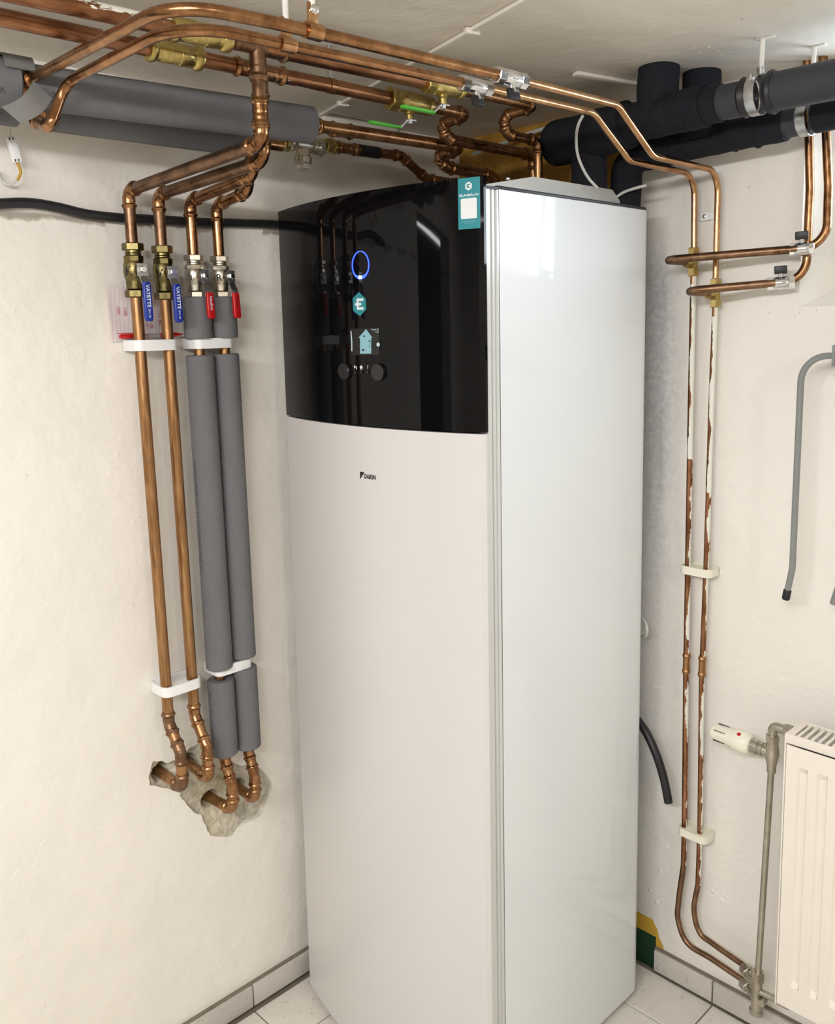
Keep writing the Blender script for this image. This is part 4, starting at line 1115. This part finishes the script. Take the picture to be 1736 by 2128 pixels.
for xx, tl_ in ((.885, .4), (.82, -.4), (.76, .5)):
    cc = V((xx, Y2, Z2-.005)); pth = []
    for k in range(25):
        a = 2*PI*k/24; pth.append(cc+V((tl_*.026*math.cos(a), .0310*math.sin(a), .0310*math.cos(a))))
    MB().sweep(pth, .0020, 8, False).build('fold', 'black_foam', T, True)
def band_clamp(label, c, r, rod_y):
    T = thing('pipe_hanger', label, 'hanger', (c[0], c[1], ZC))
    m = frame(c, (1, 0, 0), (0, 0, 1))
    MB().lathe([(r, -.009), (r+.0016, -.009), (r+.0016, .009), (r, .009)], 32, m, caps=False).build('band', 'steel', T, True)
    MB().box((c[0], c[1]-r*.55-.004, c[2]+r*.72), (.016, .012, .006), .001).build('lug', 'steel', T, True)
    MB().lathe([(.004, 0), (.004, .008)], 10, frame((c[0], c[1]-r*.60-.004, c[2]+r*.74), (0, -.5, 1), (1, 0, 0))).build('screw', 'steel', T, True)
    MB().lathe([(.0065, c[2]+r), (.0065, c[2]+r+.012), (.0045, c[2]+r+.013)], 12, Matrix.Translation((c[0]+.008, rod_y, 0))).build('nut', 'steel', T, True)
    MB().sweep([(c[0]+.008, rod_y, c[2]+r+.004), (c[0]+.012, rod_y-.006, ZC)], .0044, 12).build('rod', 'white_paint', T, True)
    MB().box((c[0]+.018, rod_y-.006, ZC-.001), (.03, .012, .002), .0005).build('ceiling_plate', 'white_paint', T, True)
band_clamp('steel band clamp on a white ceiling rod round the upper black pipe', (.926, Y1, Z1), .0335, Y1-.004)
band_clamp('steel band clamp on a white ceiling rod round the lower black pipe', (.968, Y2, Z2+.001), .0300, Y2)
# cables in the corner
wc = [at(1212, 240, y=-.30), at(1203, 258, y=-.295), at(1198, 285, y=-.29), at(1202, 325, y=-.28), at(1220, 365, y=-.27), at(1243, 392, y=-.26)]
tag(MB().sweep(smooth_path(wc, 8), .0030, 10).build('cable', 'white_cable'), 'thin white cable hanging from the ceiling in front of the black elbow', 'cable')
wc = [(.575, -.155, HT+.010), (.590, -.15, 1.864), (.610, -.147, 1.874), (.640, -.147, 1.879), (.661, -.147, 1.881)]
tag(MB().sweep(smooth_path(wc, 8), .0032, 10).build('cable', 'white_cable'), 'short white cable end sticking out over the top right of the cabinet', 'cable')
wc = [(.10, -.06, 2.035), (.16, -.055, 2.042), (.27, -.04, 2.062), (.42, -.035, 2.072)]
tag(MB().sweep(smooth_path(wc, 6), .0045, 10).build('cable', 'white_cable'), 'white cable crossing the ochre wall high in the dark corner', 'cable')
# cable trunking and painted strips on the ceiling
def trunk(label, a, b, wdt, name='cable_trunking'):
    a, b = V(a), V(b); m = frame(a, b-a, (0, 0, 1)); L = (b-a).length
    T = thing(name, label, 'trunking', mat=m)
    MB().box((-.004, 0, L/2), (.007, wdt, L), .0015).build('duct', 'plaster_room', T)
    return T, L
T, L = trunk('flat cream cable trunking running diagonally across the ceiling', (1.60, -.926, ZC), (.010, -.476, ZC), .013)
for k in (.605, .925): MB().box((-.006, 0, L*k), (.010, .026, .012), .001).build('clip', 'plaster_room', T)
structure(MB().box((.012, -.36, ZC-.010), (.022, .23, .018), .002).build('trim_1', 'plaster_room'))
T, L = trunk('short cream strip on the ceiling behind the thin copper pipes', (.60, -.31, ZC), (.66, -.02, ZC), .018)

# ================================================================== RIGHT HAND WALL PIPES (back wall)
rp1 = [(.709, -.03, 1.700), (.709, -.03, 1.463), (.711, -.03, 1.040), (.712, -.03, .802), (.717, -.03, .420), (.7165, -.03, .330), (.706, -.03, .235), (.707, -.032, .185), (.735, -.036, .142), (.800, -.040, .137), (.897, -.050, .131)]
rp2 = [(.761, -.03, 1.630), (.758, -.03, 1.464), (.755, -.03, 1.049), (.751, -.03, .813), (.756, -.03, .436), (.7545, -.03, .300), (.746, -.03, .232), (.762, -.033, .184), (.800, -.037, .174), (.897, -.050, .167)]
def long_pipe(label, pts, split, r):
    T = thing('copper_pipe', label, 'pipe', pts[0])
    up = [V(p) for p in pts[:split]]; lo = smooth_path([V(p) for p in pts[split-1:]], 8)
    MB().sweep(up, r, 14).build('tube', 'copper_painted', T, True)
    MB().sweep(lo, r, 14).build('tube', 'copper_dull', T, True)
    return T
T = long_pipe('left vertical copper pipe with white paint residue below the upper brass tee', rp1, 6, .0066)
coupling_mesh(V((.7125, -.03, .852)), V((.712, -.03, .803)), .0072).build('coupling', 'copper_wall', T, True)
T = long_pipe('right vertical copper pipe with white paint residue below the lower brass tee', rp2, 6, .0063)
coupling_mesh(V((.7515, -.03, .855)), V((.751, -.03, .806)), .0072).build('coupling', 'copper_wall', T, True)
def brass_tee(label, c):
    c = V(c); T = thing('pipe_tee', label, 'fitting', c)
    MB().lathe([(.009, -.020), (.0095, .020)], 18).build('body', 'brass', T)
    MB().hex(.0125, .013, .030).build('nut', 'brass', T, angle=20)
    MB().hex(.0125, -.030, -.013).build('nut', 'brass', T, angle=20)
    MB().lathe([(.009, 0), (.009, .016)], 16, frame((0, 0, 0), (-.25, -1, 0), (0, 0, 1))).build('branch', 'brass', T)
    MB().hex(.0125, .014, .026, frame((0, 0, 0), (-.25, -1, 0), (0, 0, 1))).build('nut', 'brass', T, angle=20)
brass_tee('upper brass compression tee on the left wall pipe', (.708, -.03, 1.727))
brass_tee('lower brass compression tee on the right wall pipe', (.761, -.03, 1.659))
# loops from the tees to the risers
r15 = .0083
bent_pipe('upper copper loop from the left tee round to the upper chrome valve', [(.703, -.055, 1.727), (.690, -.137, 1.7275), (.945, -.062, 1.735)], r15, .024, 'copper_dull')
bent_pipe('lower copper loop from the right tee round to the lower chrome valve', [(.757, -.055, 1.660), (.738, -.150, 1.661), (.905, -.066, 1.672)], r15, .024, 'copper_dull')
bent_pipe('right copper riser bending up from the upper chrome valve to the ceiling', [(.945, -.055, 1.735), (.992, -.042, 1.737), (.986, -.030, 1.85), (.965, -.028, ZC)], r15, [.045, .1], 'copper')
bent_pipe('left copper riser bending up from the lower chrome valve to the ceiling', [(.905, -.052, 1.672), (.950, -.030, 1.674), (.948, -.022, 1.85), (.934, -.024, ZC)], r15, [.045, .1], 'copper')
for xx, yy in ((.965, -.028), (.934, -.024)):
    pass
mini_valve('chrome mini valve with black knob at the right end of the upper copper loop', (.929, -.062, 1.734), (.972, -.048, 1.736), .0125, (0, -.1, 1))
mini_valve('chrome mini valve with black knob at the right end of the lower copper loop', (.889, -.068, 1.671), (.935, -.046, 1.673), .0125, (0, -.1, 1))
def clampR(label, x, z, w_, tilt):
    m = Matrix.Translation((x, 0, z)) @ Matrix.Rotation(-PI/2, 4, 'Z') @ Matrix.Rotation(0, 4, 'X')
    return clamp(label, None, w_, mtx0=m, hgt=.018, dep=.050, mat='cream_plastic', group='white double clamps on the right hand wall pipes')
clampR('upper white plastic double clamp on the two wall pipes at right', .7365, 1.051, .076, 0)
clampR('lower white plastic double clamp on the two wall pipes at right', .7435, .424, .074, 0)
T = thing('wall_bracket', 'small flat white bracket with a screw behind the two thin pipes', 'bracket', (.717, 0, 1.822))
MB().box((.717, -.004, 1.822), (.052, .007, .014), .001).build('plate', 'white_plastic', T, True)
MB().box((.722, -.009, 1.822), (.020, .004, .017), .001).build('boss', 'white_plastic', T, True)
MB().lathe([(.0045, 0), (.0045, .002), (.002, .003)], 12, frame((.722, -.011, 1.822), (0, -1, 0), (1, 0, 0))).build('screw', 'steel', T, True)
# grey wall rack
T = thing('wall_rack', 'grey tubular storage rack folded on the back wall with a black end cap', 'rack', (1.09, 0, 1.53))
MB().box((1.095, -.075, 1.531), (.115, .004, .038), .001).box((1.0395, -.09, 1.531), (.005, .045, .038), .001).box((1.095, -.09, 1.550), (.115, .045, .004), .001).box((1.1505, -.09, 1.531), (.005, .045, .038), .001).build('bracket', 'grey_steel', T, True)
MB().box((1.095, -.037, 1.531), (.10, .074, .03), .002).build('wall_mount', 'grey_steel', T, True)
a1 = [(1.07, -.1, 1.532), (1.00, -.1, 1.531), (.975, -.1, 1.480), (.974, -.1, 1.113), (.966, -.1, 1.062)]
MB().sweep(fillet([(1.07, -.1, 1.532), (.977, -.1, 1.531), (.9745, -.1, 1.113), (.966, -.1, 1.062)], [.05, .02]), .0062, 14).build('arm', 'grey_steel', T, True)
MB().sweep([(.9668, -.1, 1.068), (.9665, -.1, 1.066), (.9638, -.1, 1.049), (.9635, -.1, 1.047)], [.0068, .0078, .0078, .0066], 14).build('end_cap', 'black_rubber', T, True)
MB().sweep(fillet([(1.12, -.1, 1.532), (1.072, -.1, 1.529), (1.069, -.1, 1.113), (1.055, -.1, 1.057)], [.04, .02]), .0064, 14).build('arm', 'grey_steel', T, True)

# ================================================================== RADIATOR
RX0, RX1, RY0, RY1, RZ0, RZ1 = .982, 1.78, -.122, -.045, .178, .778
T = thing('radiator', 'white steel panel radiator with slotted top grille at the right edge', 'radiator', (RX0, RY1, RZ0))
xs = []; x = RX0+.0035
flutes = [RX0+.040+.0385*k for k in range(int((RX1-RX0-.06)/.0385))]
cols = [RX0+.004]
for fx in flutes: cols += [fx-.013, fx-.009, fx+.004, fx+.008]
cols.append(RX1-.004)
rows = [RZ0+.004, RZ0+.055, RZ0+.066, RZ1-.075, RZ1-.062, RZ1-.022]
def fd(ci, ri):
    inside = 2 <= ri <= 3
    if not inside: return 0
    k = (ci-1) % 4
    return .007 if (0 < ci < len(cols)-1 and k in (1, 2)) else 0
vs = []; fs = []
for ri, z in enumerate(rows):
    for ci, xx in enumerate(cols): vs.append(V((xx, RY0+fd(ci, ri), z)))
nc = len(cols)
for ri in range(len(rows)-1):
    for ci in range(nc-1): a = ri*nc+ci; fs.append((a, a+1, a+nc+1, a+nc))
MB().add(vs, fs).build('front_panel', 'radiator_white', T, True, angle=25)
MB().box(((RX0+RX1)/2, RY0+.018, (RZ0+RZ1)/2-.01), (RX1-RX0-.012, .010, RZ1-RZ0-.05), .002).box(((RX0+RX1)/2, RY1-.012, (RZ0+RZ1)/2-.01), (RX1-RX0-.012, .012, RZ1-RZ0-.04), .002).build('inner_panel', 'radiator_inner', T, True)
MB().box((RX0+.0015, (RY0+RY1)/2, (RZ0+RZ1)/2), (.003, RY1-RY0+.004, RZ1-RZ0), .001).build('side_cover', 'radiator_white', T, True)
MB().box((RX1-.0015, (RY0+RY1)/2, (RZ0+RZ1)/2), (.003, RY1-RY0+.004, RZ1-RZ0), .001).build('side_cover', 'radiator_white', T, True)
MB().box(((RX0+RX1)/2, RY0+.002, RZ1-.009), (RX1-RX0, .006, .020), .002).box(((RX0+RX1)/2, RY1-.002, RZ1-.009), (RX1-RX0, .006, .020), .002).box((RX0+.008, (RY0+RY1)/2, RZ1-.002), (.016, RY1-RY0, .005), .001).build('top_frame', 'radiator_white', T, True)
sm_ = None; x = RX0+.024
while x < RX1-.01:
    if sm_ is None:
        s_ = MB().box((0, 0, 0), (.0058, RY1-RY0-.010, .003), .0006)
        sm_ = s_.build('slat', 'radiator_white', T); sm_.location = wm(T).inverted() @ V((x, (RY0+RY1)/2, RZ1-.001))
    else:
        o = sm_.copy(); COL.objects.link(o); o.parent = T; o.location = wm(T).inverted() @ V((x, (RY0+RY1)/2, RZ1-.001))
    x += .0135
# feed: valve body, thermostat head, riser pipe and the lower connection block
VX, VY = .940, -.083
T = thing('radiator_valve', 'nickel plated angled radiator valve with its vertical pipe beside the radiator', 'valve', (VX, VY, .70))
MB().sweep([(VX-.013, VY+.0, .190), (VX, VY, .682)], .0066, 16).build('pipe', 'nickel_dull', T, True)
MB().lathe([(.009, .665), (.0095, .680), (.013, .697), (.0145, .708), (.013, .722), (.0105, .735)], 16, Matrix.Translation((VX, VY, 0))).build('body', 'nickel_dull', T, True)
MB().hex(.0145, .733, .748, Matrix.Translation((VX, VY, 0))).build('nut', 'nickel_dull', T, True, angle=20)
MB().sweep(fillet([(VX, VY, .746), (VX, VY, .767), (RX0+.004, VY, .767)], .010), .0098, 16).build('elbow', 'nickel_dull', T, True)
MB().hex(.0135, -.009, .006, frame((RX0-.008, VY, .767), (1, 0, 0), (0, 0, 1))).build('nut', 'nickel_dull', T, True, angle=20)
ax = frame((VX, VY, .708), V((-1, -.0, .045)), (0, 0, 1))
MB().lathe([(.0115, .0), (.0125, .018), (.0145, .019), (.0145, .026), (.0135, .028), (.0155, .030), (.0155, .048)], 24, ax).build('collar', 'nickel_dull', T, True)
T = thing('thermostat_head', 'cream plastic radiator thermostat head with a red dot', 'thermostat', mat=ax)
MB().lathe([(.013, .044), (.0185, .046), (.0225, .052), (.0240, .055), (.0240, .079), (.0232, .081), (.0205, .082), (.0200, .086), (.0180, .124), (.0165, .130), (.010, .132)], 32).build('body', 'cream_plastic', T)
for k in range(10):
    a = 2*PI*k/10+.3
    m_ = Matrix.Rotation(a, 4, 'Z')
    MB().box((.0193, 0, .110), (.0024, .0014, .026), 0, m_).build('groove', 'ink_black' if k % 2 == 0 else 'cream_plastic', T)
q = frame((.0232*math.cos(-.35), .0232*math.sin(-.35), .066), (math.cos(-.35), math.sin(-.35), 0), (0, 0, 1))
for sgn in (-1, 1):
    q = frame((.0230*math.cos(sgn*.55), .0230*math.sin(sgn*.55), .068), (math.cos(sgn*.55), math.sin(sgn*.55), 0), (0, 0, 1))
    if sgn == -1: MB().lathe([(.0042, 0), (.0042, .0012)], 16, q).build('red_dot', 'red_plastic', T)
BX, BY = .926, -.083
T = thing('connection_block', 'nickel plated twin pipe connection block by the floor at the foot of the radiator pipe', 'fitting', (BX, BY, .13))
MB().lathe([(.0135, .098), (.0150, .100), (.0150, .108), (.0120, .110), (.0110, .130), (.0110, .172), (.0098, .182)], 20, Matrix.Translation((BX, BY, 0))).build('body', 'nickel_dull', T, True)
MB().hex(.0145, .178, .200, Matrix.Translation((BX, BY, 0))).build('nut', 'nickel_dull', T, True, angle=20)
for zz in (.131, .167):
    fr = frame((.880, -.052, zz), V((BX-.880, BY+.052, 0)), (0, 0, 1))
    MB().hex(.0128, .000, .020, fr).lathe([(.0085, .020), (.0085, .050)], 16, fr).build('nut', 'nickel_dull', T, True, angle=20)
MB().sweep([(BX, BY, .155), (RX0+.012, BY, .155), (RX0+.03, BY, .19)], .0075, 14).build('branch', 'nickel_dull', T, True)
MB().lathe([(.007, 0), (.007, .018)], 14, frame((BX+.018, BY, .142), (0, -1, 0), (1, 0, 0))).build('branch', 'nickel_dull', T, True)
